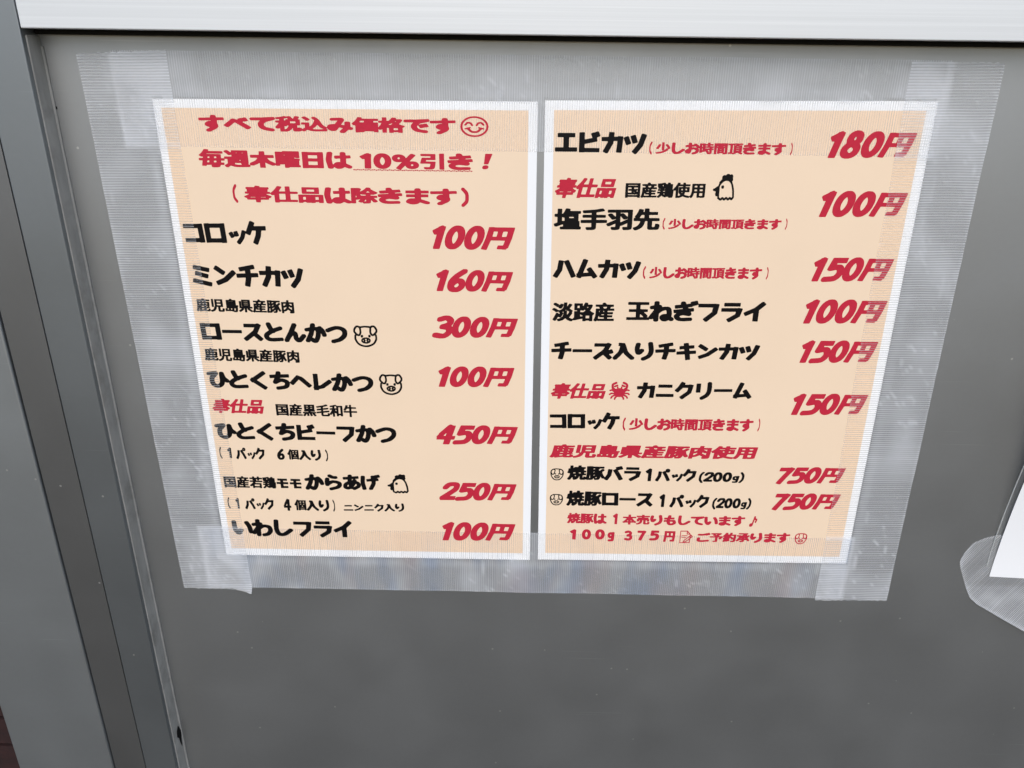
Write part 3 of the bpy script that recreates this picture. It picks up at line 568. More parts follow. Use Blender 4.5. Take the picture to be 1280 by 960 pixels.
 ('b','ま'): (1.0,[[99,-3,91,0,84,7,83,11,82,23,81,24,73,25,21,26,17,27,15,29,14,55,15,59,17,61,23,62,81,62,83,63,84,69,83,72,81,73,25,74,21,75,19,77,18,103,19,107,21,109,27,110,81,110,83,111,84,117,83,121,81,122,59,123,45,126,37,129,30,135,23,143,17,155,16,167,18,175,23,182,35,190,47,196,63,200,81,200,97,196,108,189,121,175,123,175,167,196,177,197,187,194,193,190,196,183,196,173,193,164,133,134,131,131,131,129,131,113,133,109,179,108,183,107,185,105,186,79,185,75,183,73,177,72,135,72,132,71,132,65,133,61,135,61,181,60,187,59,189,57,190,53,189,27,186,25,181,24,133,24,131,23,130,21,129,7,123,1,119,-2,113,-3]]),
 ('b','み'): (1.0,[[69,11,35,14,31,16,26,23,24,29,25,39,29,45,34,49,49,50,81,47,83,47,84,49,61,89,27,93,15,98,7,105,2,113,-1,125,-1,137,1,149,9,163,15,169,23,175,35,180,53,180,65,177,74,169,82,157,93,135,97,134,117,141,121,143,121,145,97,177,96,181,96,191,100,199,107,204,117,205,131,204,137,200,166,163,169,162,181,165,189,165,198,159,202,153,203,145,201,133,197,130,185,125,183,123,183,71,179,63,171,58,155,56,147,58,141,62,137,69,136,103,133,104,113,98,111,95,112,93,129,63,136,47,136,31,134,23,131,19,126,15,121,12,113,10,93,9]]),
 ('b','も'): (1.0,[[79,-2,73,2,68,7,59,43,57,46,53,48,17,49,13,50,11,52,10,57,10,73,11,81,13,85,19,87,47,86,49,87,50,91,49,94,47,95,13,97,8,99,6,105,7,131,9,133,13,135,45,134,48,135,53,161,59,175,68,187,81,196,93,200,109,203,125,203,141,200,155,193,167,186,178,177,185,168,189,159,190,153,190,139,187,129,179,105,175,99,169,96,153,91,107,93,101,92,100,91,100,87,103,84,155,81,160,79,162,73,161,47,159,45,153,43,119,44,111,43,111,41,116,17,116,13,111,5,107,1,101,-2,89,-3],[109,131,131,130,135,131,140,143,140,149,131,157,119,163,115,164,109,162,104,157,102,153,98,135,99,133,101,132]]),
 ('b','ら'): (1.0,[[61,-1,53,3,49,9,48,15,48,25,54,33,75,46,87,51,95,53,133,57,141,56,147,54,151,51,154,47,156,41,156,33,153,27,147,21,139,19,119,18,111,16,81,-1,73,-2],[35,39,26,43,20,51,12,93,12,113,16,135,19,143,23,147,33,150,45,150,52,149,58,145,65,136,81,124,97,114,107,111,119,112,133,116,145,122,148,127,146,135,143,140,138,145,131,149,115,155,61,171,56,179,56,187,57,195,62,201,71,206,81,206,129,193,149,187,163,181,173,175,182,167,188,159,193,149,196,141,197,131,197,121,195,111,191,103,185,96,173,88,161,83,143,77,125,74,107,72,95,73,85,75,66,81,65,79,68,57,67,51,63,45,58,41,53,39]]),
 ('b','り'): (1.0,[[141,-1,133,5,128,11,128,15,139,91,138,109,136,121,129,136,118,149,109,155,77,173,72,177,69,185,70,195,74,203,81,208,93,209,103,208,137,190,150,181,161,172,171,159,179,145,184,133,188,111,188,85,186,61,176,9,175,6,171,2,163,-2,149,-2],[35,7,27,8,21,10,16,13,12,19,4,61,4,81,4,91,11,117,19,133,25,138,31,141,41,143,53,143,59,142,67,137,80,125,95,105,97,99,97,91,96,87,93,81,85,76,69,75,61,76,55,80,53,78,53,69,60,31,60,23,56,15,51,10,45,8]]),
 ('r','り'): (1.0,[[145,-1,136,3,129,13,141,91,140,109,137,121,130,137,120,149,111,156,74,177,71,185,71,195,75,203,83,207,97,208,103,207,139,187,151,179,160,171,170,159,178,145,182,133,186,111,187,85,184,59,175,9,170,3,163,-1],[27,8,18,13,13,21,5,67,5,83,8,103,15,123,23,135,29,139,37,142,55,142,63,139,71,133,92,107,95,99,95,89,91,81,87,78,81,76,65,76,59,78,53,83,51,79,51,73,58,31,58,21,55,15,47,10,41,8]]),
 ('b','わ'): (1.0,[[53,-1,45,1,37,9,36,37,35,40,5,46,0,51,-3,57,-4,65,-3,71,-1,75,5,80,9,82,15,82,33,80,36,81,36,85,35,91,-8,153,-8,163,-6,171,1,177,11,180,25,179,35,173,36,177,37,191,39,195,43,199,47,202,55,203,67,203,74,201,81,195,83,191,84,123,95,112,109,102,119,98,129,97,144,101,148,103,151,107,153,113,155,123,153,135,144,149,133,159,122,163,99,168,95,171,92,175,90,181,91,193,95,199,99,201,107,203,115,203,149,196,165,189,177,179,186,169,194,157,200,143,202,131,202,113,199,101,193,87,189,81,183,75,175,70,165,66,139,61,110,61,108,59,107,51,103,43,97,38,85,35,84,33,83,11,81,7,77,3,71,0]]),
 ('b','ん'): (1.0,[[89,3,83,6,80,9,42,91,-5,175,-6,181,-2,191,1,195,7,199,13,200,23,200,37,197,63,153,69,147,81,131,83,135,86,161,90,171,97,181,103,188,111,195,117,198,127,200,147,199,155,197,163,192,177,178,207,141,208,127,205,121,202,117,193,112,177,112,169,115,139,150,137,151,135,150,133,143,131,117,128,105,119,93,102,81,102,77,126,27,126,19,121,9,115,4,105,2]]),
 ('b','イ'): (1.0,[[157,1,151,4,94,61,9,106,5,110,6,117,16,137,19,141,23,142,35,140,83,115,85,115,87,116,88,191,88,195,91,197,129,198,133,197,136,195,137,85,188,33,191,27,191,23,189,20,171,2,165,0]]),
 ('b','エ'): (1.0,[[35,21,27,22,23,25,23,53,24,57,31,59,71,59,75,61,75,143,71,145,11,145,5,146,3,149,2,153,3,177,4,181,7,182,15,183,187,183,193,182,196,181,197,177,198,153,197,149,195,146,189,145,129,145,125,143,125,141,125,61,129,59,169,59,175,58,177,55,178,51,177,27,176,23,173,22,167,21]]),
 ('b','カ'): (1.0,[[75,9,71,11,70,13,66,47,65,51,61,52,13,53,9,54,6,57,7,83,9,89,17,91,59,90,61,91,62,93,62,97,59,103,23,173,22,177,23,181,25,183,49,196,59,196,65,195,110,111,113,90,117,88,141,88,143,89,144,95,138,185,141,188,147,189,173,191,183,190,186,187,187,181,196,57,194,49,189,47,155,44,149,46,143,50,119,50,117,50,116,47,118,19,118,15,116,13,105,11]]),
 ('b','キ'): (1.0,[[95,5,73,8,69,11,68,17,70,35,69,37,35,41,31,43,30,45,31,63,33,77,37,79,43,79,75,76,77,79,79,95,75,96,9,102,7,103,6,107,7,133,9,137,17,139,84,135,87,139,95,191,97,198,101,200,109,200,139,196,143,193,144,187,136,133,139,131,187,127,193,125,194,119,193,95,191,91,185,89,133,92,130,91,127,75,127,73,129,71,165,67,173,65,174,57,172,33,169,30,163,29,123,32,121,32,120,29,116,9,115,6,109,4]]),
 ('b','ク'): (1.0,[[65,0,60,5,34,57,3,92,0,99,3,105,21,121,27,123,35,123,41,120,76,81,81,73,83,71,131,71,135,72,136,75,130,105,127,111,57,171,54,175,54,179,56,183,71,201,75,204,85,204,91,202,174,131,192,41,191,37,187,35,159,30,149,30,141,33,105,33,102,31,106,19,105,15,104,13,79,1]]),
 ('r','ク'): (1.0,[[67,1,63,3,62,5,36,57,4,93,2,99,5,105,23,121,35,122,39,120,49,109,75,80,81,71,133,70,137,71,137,73,136,83,131,106,129,111,59,171,56,175,56,179,57,183,72,201,77,203,85,203,90,201,173,131,190,41,189,37,187,36,159,30,149,30,141,34,101,33,100,31,105,19,103,14,79,2]]),
 ('b','ケ'): (1.0,[[57,0,52,5,8,93,6,99,6,103,9,107,33,119,47,120,51,116,69,82,73,81,101,82,102,85,95,119,67,177,66,181,67,185,69,187,91,198,97,200,107,200,112,195,144,131,154,83,157,81,189,81,195,80,197,75,197,47,195,44,189,43,91,43,89,41,90,39,98,21,97,14,71,1]]),
 ('b','コ'): (1.0,[[23,21,15,22,11,25,11,53,12,57,15,58,141,60,143,67,147,141,147,143,143,145,21,146,18,147,17,151,17,177,18,181,25,183,145,183,149,184,153,186,159,187,189,185,197,183,198,177,197,157,190,27,188,21,185,20,179,19,141,21]]),
 ('b','ス'): (1.0,[[145,12,137,17,27,17,20,19,19,23,18,47,19,51,21,54,29,55,115,55,119,57,106,83,101,89,7,165,6,171,8,175,25,195,33,196,41,195,105,145,109,146,159,195,169,196,175,194,194,175,195,169,194,165,145,115,147,109,185,35,186,29,183,25,159,12,153,12]]),
 ('b','ズ'): (1.0,[[141,12,133,17,23,17,16,19,15,23,14,47,15,51,17,54,25,55,111,55,115,57,98,89,7,169,6,173,7,178,25,199,33,200,41,199,99,149,103,146,111,153,151,196,155,198,165,199,171,197,190,179,191,173,190,169,162,139,163,137,167,135,181,134,200,125,203,121,202,113,190,87,187,83,175,82,157,89,155,87,181,35,182,29,179,25,155,12,149,12]]),
 ('b','チ'): (1.0,[[145,3,31,26,28,29,28,35,33,57,35,61,39,62,49,62,81,56,83,59,83,76,79,78,9,81,5,82,2,85,3,113,5,117,7,118,17,119,77,116,82,117,82,121,68,181,69,187,71,190,101,197,111,197,115,195,132,127,133,117,135,114,191,111,195,110,198,107,197,79,195,75,185,73,135,75,133,73,133,47,137,45,167,39,170,37,172,35,172,29,168,9,165,3,157,2]]),
 ('b','ッ'): (0.86,[[149,77,144,81,125,132,88,175,88,181,89,185,105,198,115,198,121,196,161,149,181,97,183,89,181,85,161,77],[85,85,71,89,67,93,67,97,71,116,59,93,55,90,47,90,41,91,23,100,22,103,22,109,39,143,45,144,53,144,71,136,75,131,83,133,91,133,109,128,114,125,115,121,115,117,105,86,103,84,99,83]]),
 ('r','ッ'): (0.86,[[149,78,146,81,127,131,90,175,89,181,91,185,105,197,115,197,121,194,160,149,170,125,181,93,181,87,179,85,161,78],[89,84,71,90,69,92,68,95,78,129,80,131,83,132,93,132,111,126,113,124,114,121,104,87,102,85,99,84],[45,91,25,100,23,103,23,107,39,141,43,143,51,143,71,134,73,131,73,127,57,93,53,91]]),
 ('b','ツ'): (1.0,[[155,23,153,25,151,29,125,111,79,171,76,177,76,181,78,185,97,200,101,202,111,202,117,199,170,131,198,45,199,37,198,33,196,31,169,22],[83,35,59,44,57,47,57,51,77,107,81,110,91,110,119,101,123,97,123,93,103,36,101,34,97,33,89,34],[27,45,1,56,-2,59,-3,63,21,120,25,123,35,123,63,112,66,109,67,105,43,48,41,46,37,45]]),
 ('b','ニ'): (1.0,[[39,33,31,34,27,37,27,65,28,69,31,70,165,71,171,70,173,67,173,39,172,35,169,34],[19,141,11,142,7,145,7,173,8,177,11,178,185,179,191,178,193,175,193,147,192,143,189,142]]),
 ('r','ニ'): (1.0,[[31,34,28,37,28,43,28,65,29,68,31,70,165,70,169,70,172,67,172,39,171,36,169,34],[11,142,8,145,8,151,8,173,9,176,11,178,185,178,189,178,192,175,192,147,191,144,189,142]]),
 ('b','ハ'): (1.0,[[123,17,95,29,93,29,91,26,87,24,61,20,49,20,45,22,43,29,32,105,-5,169,-6,175,-3,178,21,192,33,193,37,191,39,189,80,119,91,43,93,38,98,47,162,189,167,192,177,191,205,179,207,175,206,169,140,21,135,17]]),
 ('b','バ'): (1.0,[[169,-2,151,6,137,7,120,15,117,19,117,23,122,37,121,39,115,41,94,53,91,56,90,59,92,65,125,125,156,191,160,195,167,196,175,195,199,184,202,181,202,177,201,172,172,109,145,61,145,59,147,58,159,53,165,50,179,49,195,42,198,39,198,31,185,1,181,-2],[41,41,37,43,35,47,28,113,-6,175,-6,179,-2,183,19,195,25,197,35,196,39,193,76,127,84,57,84,47,81,44,51,41]]),
 ('b','パ'): (1.0,[[153,5,143,9,136,15,132,23,130,37,129,40,121,38,113,39,91,53,87,56,85,57,83,50,79,48,51,45,41,45,37,47,35,53,28,113,-5,173,-6,179,-3,183,21,196,33,197,37,195,39,193,76,127,83,69,85,59,125,125,155,187,159,194,165,196,175,195,201,182,202,179,202,173,173,113,144,65,143,61,145,61,157,64,169,64,179,62,185,59,192,53,196,45,198,37,196,25,192,15,187,10,181,7,169,4]]),
 ('r','パ'): (1.0,[[161,5,155,5,147,8,142,11,136,17,132,29,133,46,125,40,113,40,90,55,88,61,90,67,128,127,158,191,161,194,171,195,198,183,200,181,201,175,169,107,139,57,139,56,149,61,157,63,171,63,181,60,188,55,193,48,196,41,196,31,193,19,185,10,173,5],[162,31,165,30,167,33,167,35,165,38,163,38,161,35],[39,46,37,51,29,113,-4,175,-4,179,-1,183,19,194,25,196,33,196,37,193,74,127,83,57,82,51,79,49,53,46]]),
 ('b','ビ'): (1.0,[[165,6,147,14,133,15,117,22,114,25,114,33,125,59,125,61,123,63,65,75,61,73,60,71,60,21,59,16,55,14,49,14,19,14,13,16,12,21,12,179,13,187,19,189,51,189,63,187,185,187,192,185,193,181,193,155,192,151,189,150,65,149,61,147,61,145,61,119,63,116,165,95,170,93,172,87,167,61,168,59,191,50,194,47,195,43,194,37,181,9,177,6]]),
 ('b','フ'): (1.0,[[23,21,15,22,11,25,11,53,12,57,15,58,133,59,138,61,132,103,66,167,62,173,61,177,63,181,81,200,87,202,97,201,179,121,192,37,192,27,187,24,157,20,141,21]]),
 ('b','ミ'): (1.0,[[33,14,31,15,29,19,24,41,24,47,27,50,151,74,163,74,167,70,172,45,172,41,169,38,49,14],[45,66,41,71,36,93,36,99,39,102,133,128,145,128,150,125,157,99,156,95,153,92,61,67,53,66],[17,130,15,131,13,135,8,155,8,163,11,166,157,198,169,198,173,197,174,195,180,171,180,165,177,162,33,130]]),
 ('b','ム'): (1.0,[[71,6,69,9,66,15,21,143,19,146,13,148,10,151,11,169,10,179,10,183,13,186,35,194,41,195,49,195,55,193,59,184,63,182,145,175,150,177,165,197,175,198,183,195,203,181,205,177,205,173,150,95,143,87,135,86,127,87,108,101,104,105,103,109,104,113,120,135,119,138,83,141,76,141,75,139,76,135,113,29,115,21,114,17,111,15,87,6,79,5]]),
 ('r','モ'): (1.0,[[31,22,29,24,28,27,28,53,29,56,33,58,67,58,69,61,69,77,68,79,65,80,19,80,14,81,12,85,12,113,14,115,17,116,65,116,68,117,69,121,69,179,71,183,75,184,109,184,119,182,179,182,183,180,184,177,184,151,183,148,181,146,119,146,116,145,115,143,115,119,117,116,183,116,186,115,188,113,188,85,187,82,185,80,119,80,116,79,115,77,115,61,117,58,169,58,174,57,176,53,176,27,175,24,173,22,169,22]]),
 ('b','ラ'): (1.0,[[43,11,35,12,31,15,31,43,32,47,35,48,165,49,171,48,173,45,173,17,172,13,169,12],[153,61,145,63,19,63,13,64,11,67,11,95,12,99,15,100,133,101,137,102,138,103,134,121,132,125,64,173,63,177,64,181,77,200,81,204,89,205,97,203,177,149,178,147,195,79,195,71,191,67,171,63,161,61]]),
 ('b','リ'): (1.0,[[145,2,137,7,132,15,134,87,132,107,128,121,122,135,111,149,101,156,73,173,68,177,65,187,65,195,69,203,77,208,85,209,99,208,143,181,153,172,162,161,170,147,176,133,181,112,183,93,184,65,180,13,173,5,167,2,155,1],[23,19,20,21,20,25,20,123,23,125,27,126,65,125,68,123,68,119,68,21,65,19,61,18]]),
 ('b','レ'): (1.0,[[27,11,24,13,24,17,24,149,23,153,20,157,19,161,23,179,24,189,27,193,67,193,71,191,73,184,75,182,123,169,200,107,205,102,206,97,204,93,189,74,183,72,173,72,168,75,95,133,91,136,77,139,74,139,72,135,72,13,69,11,65,10]]),
 ('b','ロ'): (1.0,[[13,17,5,19,3,21,3,25,8,173,8,183,10,185,13,187,19,187,59,185,147,185,155,188,163,188,191,187,197,185,199,181,199,175,194,31,194,21,192,19,185,17,143,19,57,19,45,16],[54,59,55,58,59,57,141,57,145,58,146,67,148,131,149,143,147,146,61,147,57,146,56,137]]),
 ('b','ン'): (1.0,[[25,16,22,19,8,39,7,45,9,48,75,95,85,97,93,95,108,73,109,67,107,64,41,17,33,15],[169,52,165,54,87,120,15,151,14,155,14,159,25,184,31,186,41,185,119,153,199,85,202,81,201,75,185,55,179,52]]),
 ('r','ン'): (1.0,[[27,16,23,19,10,37,8,43,10,47,75,94,81,96,91,95,106,75,108,69,106,65,41,18,37,16],[171,53,166,55,88,121,17,151,15,155,15,159,26,183,31,185,41,184,119,151,197,85,199,83,200,79,200,75,197,71,183,54,179,53]]),
 ('b','ー'): (1.0,[[19,83,9,84,7,89,7,113,9,116,13,117,189,117,195,116,197,111,197,87,195,84,191,83]]),
 ('b','予'): (1.0,[[23,9,20,11,19,15,19,29,20,33,25,36,49,36,52,37,52,39,46,49,47,56,51,59,73,69,73,71,9,72,3,73,0,75,0,79,0,93,1,97,4,99,9,100,81,101,82,105,82,163,81,165,79,166,51,167,47,171,48,179,53,191,55,193,59,194,93,194,103,192,111,189,117,184,120,175,120,105,121,101,127,100,143,100,145,101,144,105,133,119,132,127,135,131,145,137,151,139,159,139,165,136,176,125,187,109,200,89,201,83,200,79,189,73,179,71,151,71,138,63,138,61,139,59,161,43,176,29,179,23,177,17,167,9,159,7],[82,37,99,36,110,37,110,39,107,41,99,45,84,39]]),
 ('b','仕'): (1.0,[[53,-2,49,1,37,25,24,47,12,63,-5,81,-6,85,-5,91,5,106,11,107,23,106,25,107,26,185,27,191,29,193,33,194,53,194,60,193,65,187,67,186,191,186,199,184,201,179,201,165,200,161,197,159,191,158,151,158,147,156,147,93,147,91,151,89,195,89,201,88,203,85,204,81,204,67,202,63,195,61,151,60,147,59,146,5,143,1,137,0,117,0,113,1,110,3,109,9,109,57,107,60,65,60,64,59,64,55,81,21,84,13,84,7,81,3,69,-1,61,-2],[63,91,65,89,69,89,105,89,109,91,109,153,107,158,69,158,64,157,63,153]]),
 ('b','使'): (1.0,[[53,-3,47,-2,44,1,37,17,24,41,9,61,-5,77,-7,81,-5,89,3,102,9,104,21,104,23,105,24,187,25,193,28,195,33,196,71,195,89,189,111,178,115,177,137,185,167,193,185,195,191,195,195,193,204,179,205,173,203,170,199,168,173,164,157,159,139,153,136,151,136,149,143,125,145,123,189,122,193,121,196,119,197,113,197,63,195,55,189,53,149,52,146,51,146,49,149,47,193,47,201,45,203,41,203,23,201,21,195,19,147,18,146,15,145,5,144,1,141,-1,137,-2,117,-2,111,0,109,5,109,17,107,19,81,19,79,17,80,9,79,3,65,-2],[63,49,65,47,71,47,105,47,108,49,108,51,105,52,63,53,62,51],[95,81,97,79,101,79,107,79,109,81,109,91,107,94,99,95,95,93],[146,81,149,79,159,80,160,85,160,91,159,94,147,94,146,91],[60,135,61,133,63,134,81,155,80,157,77,159,63,165,61,165,60,163]]),
 ('r','使'): (1.0,[[49,-1,46,1,39,17,25,42,11,61,-3,77,-5,81,-4,87,5,102,15,103,23,101,25,101,26,189,27,193,29,194,35,195,73,194,91,187,113,175,139,185,163,191,183,194,193,193,202,179,203,173,201,170,175,165,155,160,137,153,134,151,134,149,143,122,187,121,194,119,195,115,195,61,193,55,187,54,147,54,145,53,144,49,144,47,147,46,193,46,199,45,201,41,201,23,199,21,195,20,145,19,144,17,143,2,141,0,135,-1,119,-1,113,0,111,3,111,17,109,20,79,20,77,19,78,9,78,5,77,3,61,-2],[62,47,65,46,107,46,110,47,111,49,109,53,67,54,63,55,61,57,60,113,61,127,71,141,83,155,83,157,79,160,61,167,59,167,58,163,58,55],[94,79,99,78,110,79,111,89,110,95,105,96,94,95,93,89],[144,79,149,78,162,79,162,85,162,95,157,96,144,95,144,89],[98,123,101,121,105,121,107,123,105,129,103,129]]),
 ('b','価'): (1.0,[[43,-1,40,1,28,29,20,43,9,59,-5,77,-7,81,-5,89,2,101,7,103,17,104,19,104,20,107,20,187,21,192,23,194,27,195,45,195,51,194,57,191,83,191,88,189,91,180,95,178,159,179,161,179,163,181,164,187,167,190,189,190,197,189,199,185,200,181,199,69,197,66,193,64,165,64,163,61,163,51,163,47,165,45,193,45,199,43,201,39,201,33,201,23,199,19,191,17,77,17,75,15,74,5,71,2,55,-2],[60,47,65,45,87,45,89,47,89,49,89,62,85,64,57,64,56,55]]),
 ('r','個'): (1.0,[[41,0,38,3,29,25,20,45,11,59,-4,79,-5,83,-5,89,3,104,9,106,21,105,22,107,22,187,23,192,29,194,47,194,51,193,54,191,54,55,57,47,59,46,60,187,61,192,67,194,87,194,90,191,92,183,95,182,159,182,161,183,162,189,165,192,187,192,193,191,194,185,194,17,193,12,187,10,73,10,71,9,69,5,65,2,51,-1],[92,37,95,36,111,36,112,39,111,51,109,52,93,52,91,49],[143,37,147,36,161,36,162,39,161,51,157,52,143,52,142,49],[92,77,95,76,109,76,111,77,112,83,111,85,109,86,93,86,91,83],[143,77,147,76,161,77,162,79,161,85,159,86,143,85,142,81],[120,111,125,110,133,110,134,111,134,127,129,128,123,128,120,127],[92,153,93,152,159,152,161,153,161,155,157,156,95,156,92,155]]),
 ('b','先'): (1.0,[[95,-3,87,-2,82,1,81,25,79,28,75,28,73,27,75,13,75,9,73,7,53,2,43,2,39,5,32,27,25,43,10,69,10,77,15,81,13,82,5,84,2,87,1,103,3,109,9,111,49,112,51,113,52,115,48,129,45,135,41,143,33,153,21,162,3,170,0,173,0,181,9,193,11,195,21,196,29,194,49,185,65,173,75,160,82,147,87,129,90,115,91,113,93,112,105,112,107,115,108,173,110,181,115,187,121,190,129,191,177,191,185,190,190,187,194,183,197,179,201,163,202,145,199,141,185,135,173,134,167,137,165,157,163,162,157,164,147,163,145,162,144,159,144,117,145,113,147,112,189,112,197,109,199,105,199,99,199,89,197,85,189,83,123,83,119,81,119,79,118,61,119,58,121,57,175,56,182,55,184,53,184,49,184,35,183,31,180,29,175,28,121,28,119,25,118,5,117,0,111,-3],[62,57,77,56,81,58,81,79,81,81,79,83,51,83,48,81,59,60]]),
 ('b','児'): (1.0,[[25,3,19,5,18,9,18,119,19,122,23,124,49,124,51,127,46,141,37,153,25,161,-2,171,-3,175,-3,179,5,193,11,196,23,195,43,189,63,178,73,169,81,157,87,141,90,125,92,123,95,122,103,122,105,125,106,175,108,183,113,189,119,192,129,194,175,194,185,192,193,188,197,184,199,179,202,165,203,149,201,145,199,144,185,138,177,137,171,138,169,139,167,143,166,161,164,165,161,166,147,166,144,165,143,161,143,127,144,123,147,122,177,122,181,121,184,117,184,15,183,9,179,6,173,6,73,6,65,8,63,15,63,109,61,113,57,114,55,113,54,109,54,7,51,4,47,3],[100,35,101,34,105,33,145,33,147,37,147,47,146,49,143,50,103,50,100,49,100,47],[100,79,101,78,105,77,145,77,147,81,147,91,146,93,143,94,103,94,101,94,100,91]]),
 ('r','児'): (1.0,[[23,4,21,5,20,9,20,119,21,122,25,123,47,123,53,121,53,119,52,113,52,7,49,4,45,4],[77,7,69,8,66,9,65,11,64,113,57,115,53,119,53,125,51,133,47,143,41,151,33,158,27,161,17,166,1,170,-2,175,0,181,8,193,11,195,17,195,25,194,43,188,59,180,71,169,79,157,86,141,89,123,93,121,103,121,107,123,108,177,110,183,113,187,121,191,131,193,177,193,189,190,195,183,198,175,201,153,200,147,199,145,185,139,173,139,170,141,167,161,165,166,145,167,142,165,141,163,141,123,145,121,177,121,181,119,182,117,182,13,181,9,179,8,173,7],[98,33,103,32,147,32,149,35,149,49,147,51,145,52,99,51,98,47],[98,77,103,76,147,76,149,79,149,93,147,95,145,96,99,95,98,91]]),
 ('b','入'): (1.0,[[51,10,49,11,48,15,46,43,49,46,61,48,62,51,55,87,49,103,41,117,-4,171,-4,175,-3,185,1,193,7,197,13,199,25,199,35,197,73,153,95,122,97,122,107,137,122,155,169,198,175,200,187,199,195,198,200,195,204,191,206,185,207,175,205,169,162,129,145,108,135,87,116,29,109,15,103,13,77,11,59,9]]),
 ('r','入'): (1.0,[[51,11,49,17,47,43,49,45,61,47,64,49,57,85,52,101,43,116,34,129,-2,171,-3,175,-2,183,1,191,5,195,13,198,27,198,35,196,75,149,85,135,95,119,97,120,108,137,123,154,170,197,175,199,189,198,199,195,203,190,205,185,205,171,202,167,160,129,144,109,133,85,114,29,107,15,63,10]]),
 ('b','円'): (1.0,[[13,17,11,19,11,31,9,97,-3,181,-2,185,-1,187,3,188,27,192,37,191,39,185,48,123,49,120,53,118,143,119,144,123,141,153,137,155,111,155,107,156,105,163,104,179,107,184,111,185,165,187,170,185,171,180,173,178,179,176,181,171,189,101,189,25,188,21,187,19,181,18,55,18,45,16,23,16],[53,51,57,50,73,50,79,51,80,55,80,85,78,89,55,89,52,87,52,55],[117,51,123,50,143,50,146,51,147,55,147,85,145,89,121,90,117,88,116,85,116,57]]),
 ('r','和'): (1.0,[[79,1,49,9,7,17,4,19,4,27,9,39,19,40,39,39,40,41,40,53,39,56,37,57,7,57,3,58,1,61,1,77,3,82,9,83,29,83,32,85,25,99,18,113,-3,141,-4,147,-2,151,5,163,11,165,19,164,24,161,39,142,40,147,41,189,41,191,45,193,67,193,72,191,73,135,75,131,81,138,85,139,95,139,97,141,97,179,99,184,105,185,127,184,130,181,130,171,132,169,135,168,155,169,156,171,157,181,161,183,181,184,187,182,189,181,190,177,190,23,189,19,186,17,181,16,109,16,95,1,89,0],[93,27,95,27,97,29,97,55,93,57,75,57,73,53,74,33,77,31],[130,45,133,43,137,43,153,43,156,45,156,137,155,141,133,142,131,141,130,139],[80,85,83,83,95,83,97,87,97,101,95,102,93,101]]),
 ('b','品'): (1.0,[[39,6,36,9,35,13,35,77,37,84,45,86,155,86,161,86,165,83,166,77,166,13,166,9,163,7,155,6,45,6],[73,35,77,34,127,34,129,37,129,55,128,57,125,58,73,57,72,53,72,39],[9,95,6,97,6,105,6,187,6,191,9,194,15,195,37,194,41,192,43,185,47,184,59,184,61,185,64,191,69,193,89,193,97,191,103,194,109,195,131,194,134,191,136,185,139,184,157,184,161,192,167,194,189,194,193,193,195,191,196,185,196,101,195,97,193,95,183,94,109,94,99,96,89,94,15,94],[43,123,57,122,61,123,62,127,62,151,60,155,45,155,42,153,42,127],[136,123,141,122,155,122,158,123,159,127,159,151,157,155,139,155,137,155,135,153,135,127]]),
 ('r','国'): (1.0,[[19,7,11,8,9,9,8,13,8,187,9,192,15,194,37,194,41,191,42,185,47,184,155,184,157,185,159,192,163,194,185,194,191,192,192,187,192,15,191,9,183,7],[42,35,43,34,47,33,153,33,158,35,157,37,155,38,45,38,42,37],[42,65,45,63,79,64,82,65,83,77,81,80,49,80,45,83,45,87,45,99,47,104,53,105,79,105,83,107,83,123,81,127,45,127,42,125],[116,65,119,64,157,64,158,69,158,113,157,118,155,117,147,107,149,105,153,104,156,101,157,87,156,83,153,81,149,80,117,80,115,77],[116,121,117,120,119,122,121,126,117,127,115,125],[42,153,47,152,153,152,157,152,158,155,157,157,153,158,47,158,42,157]]),
 ('b','塩'): (1.0,[[91,-3,85,0,73,29,65,42,61,46,59,45,58,43,58,7,57,3,55,1,51,0,33,0,27,0,23,3,22,41,21,45,5,46,1,49,0,51,0,67,1,71,5,74,19,74,21,75,22,79,22,123,19,126,-1,134,-4,137,-4,145,1,158,3,160,7,162,19,162,63,143,66,145,66,157,65,160,63,161,47,162,43,165,42,183,44,187,47,188,193,189,201,188,204,183,204,167,202,163,193,159,192,115,189,111,183,109,184,57,182,49,185,48,195,47,199,45,201,39,201,27,200,23,197,21,191,20,121,20,119,17,121,7,119,2,101,-3],[113,75,117,74,143,74,146,75,147,81,146,83,143,84,115,84,113,83,112,81],[59,77,61,77,67,80,73,81,76,83,77,107,76,109,61,109,58,107]]),
 ('b','売'): (1.0,[[93,-3,87,-3,83,-1,81,3,80,15,77,17,11,17,5,18,3,21,2,39,3,41,7,44,77,45,80,47,80,49,77,51,29,51,23,53,21,55,21,73,26,79,11,81,7,85,7,123,8,129,11,132,15,132,39,132,41,131,43,127,44,111,45,109,47,108,53,109,54,113,50,135,42,149,29,159,21,163,3,169,-1,172,-2,175,-1,180,6,191,9,194,15,195,23,195,41,189,61,179,69,173,77,165,85,151,90,133,92,111,93,109,95,108,101,108,103,109,104,111,104,169,107,181,111,186,119,189,127,191,175,191,183,189,188,187,195,179,199,163,200,153,199,147,197,145,183,139,171,138,165,141,163,159,161,163,145,163,143,163,141,159,141,113,143,108,151,108,155,109,156,127,159,131,165,132,185,132,189,132,192,129,193,123,193,85,189,81,175,79,180,73,180,55,177,52,171,51,121,51,118,49,118,47,120,45,123,44,189,44,195,43,198,39,198,21,195,18,189,17,121,17,118,15,118,3,115,-2,109,-3]]),
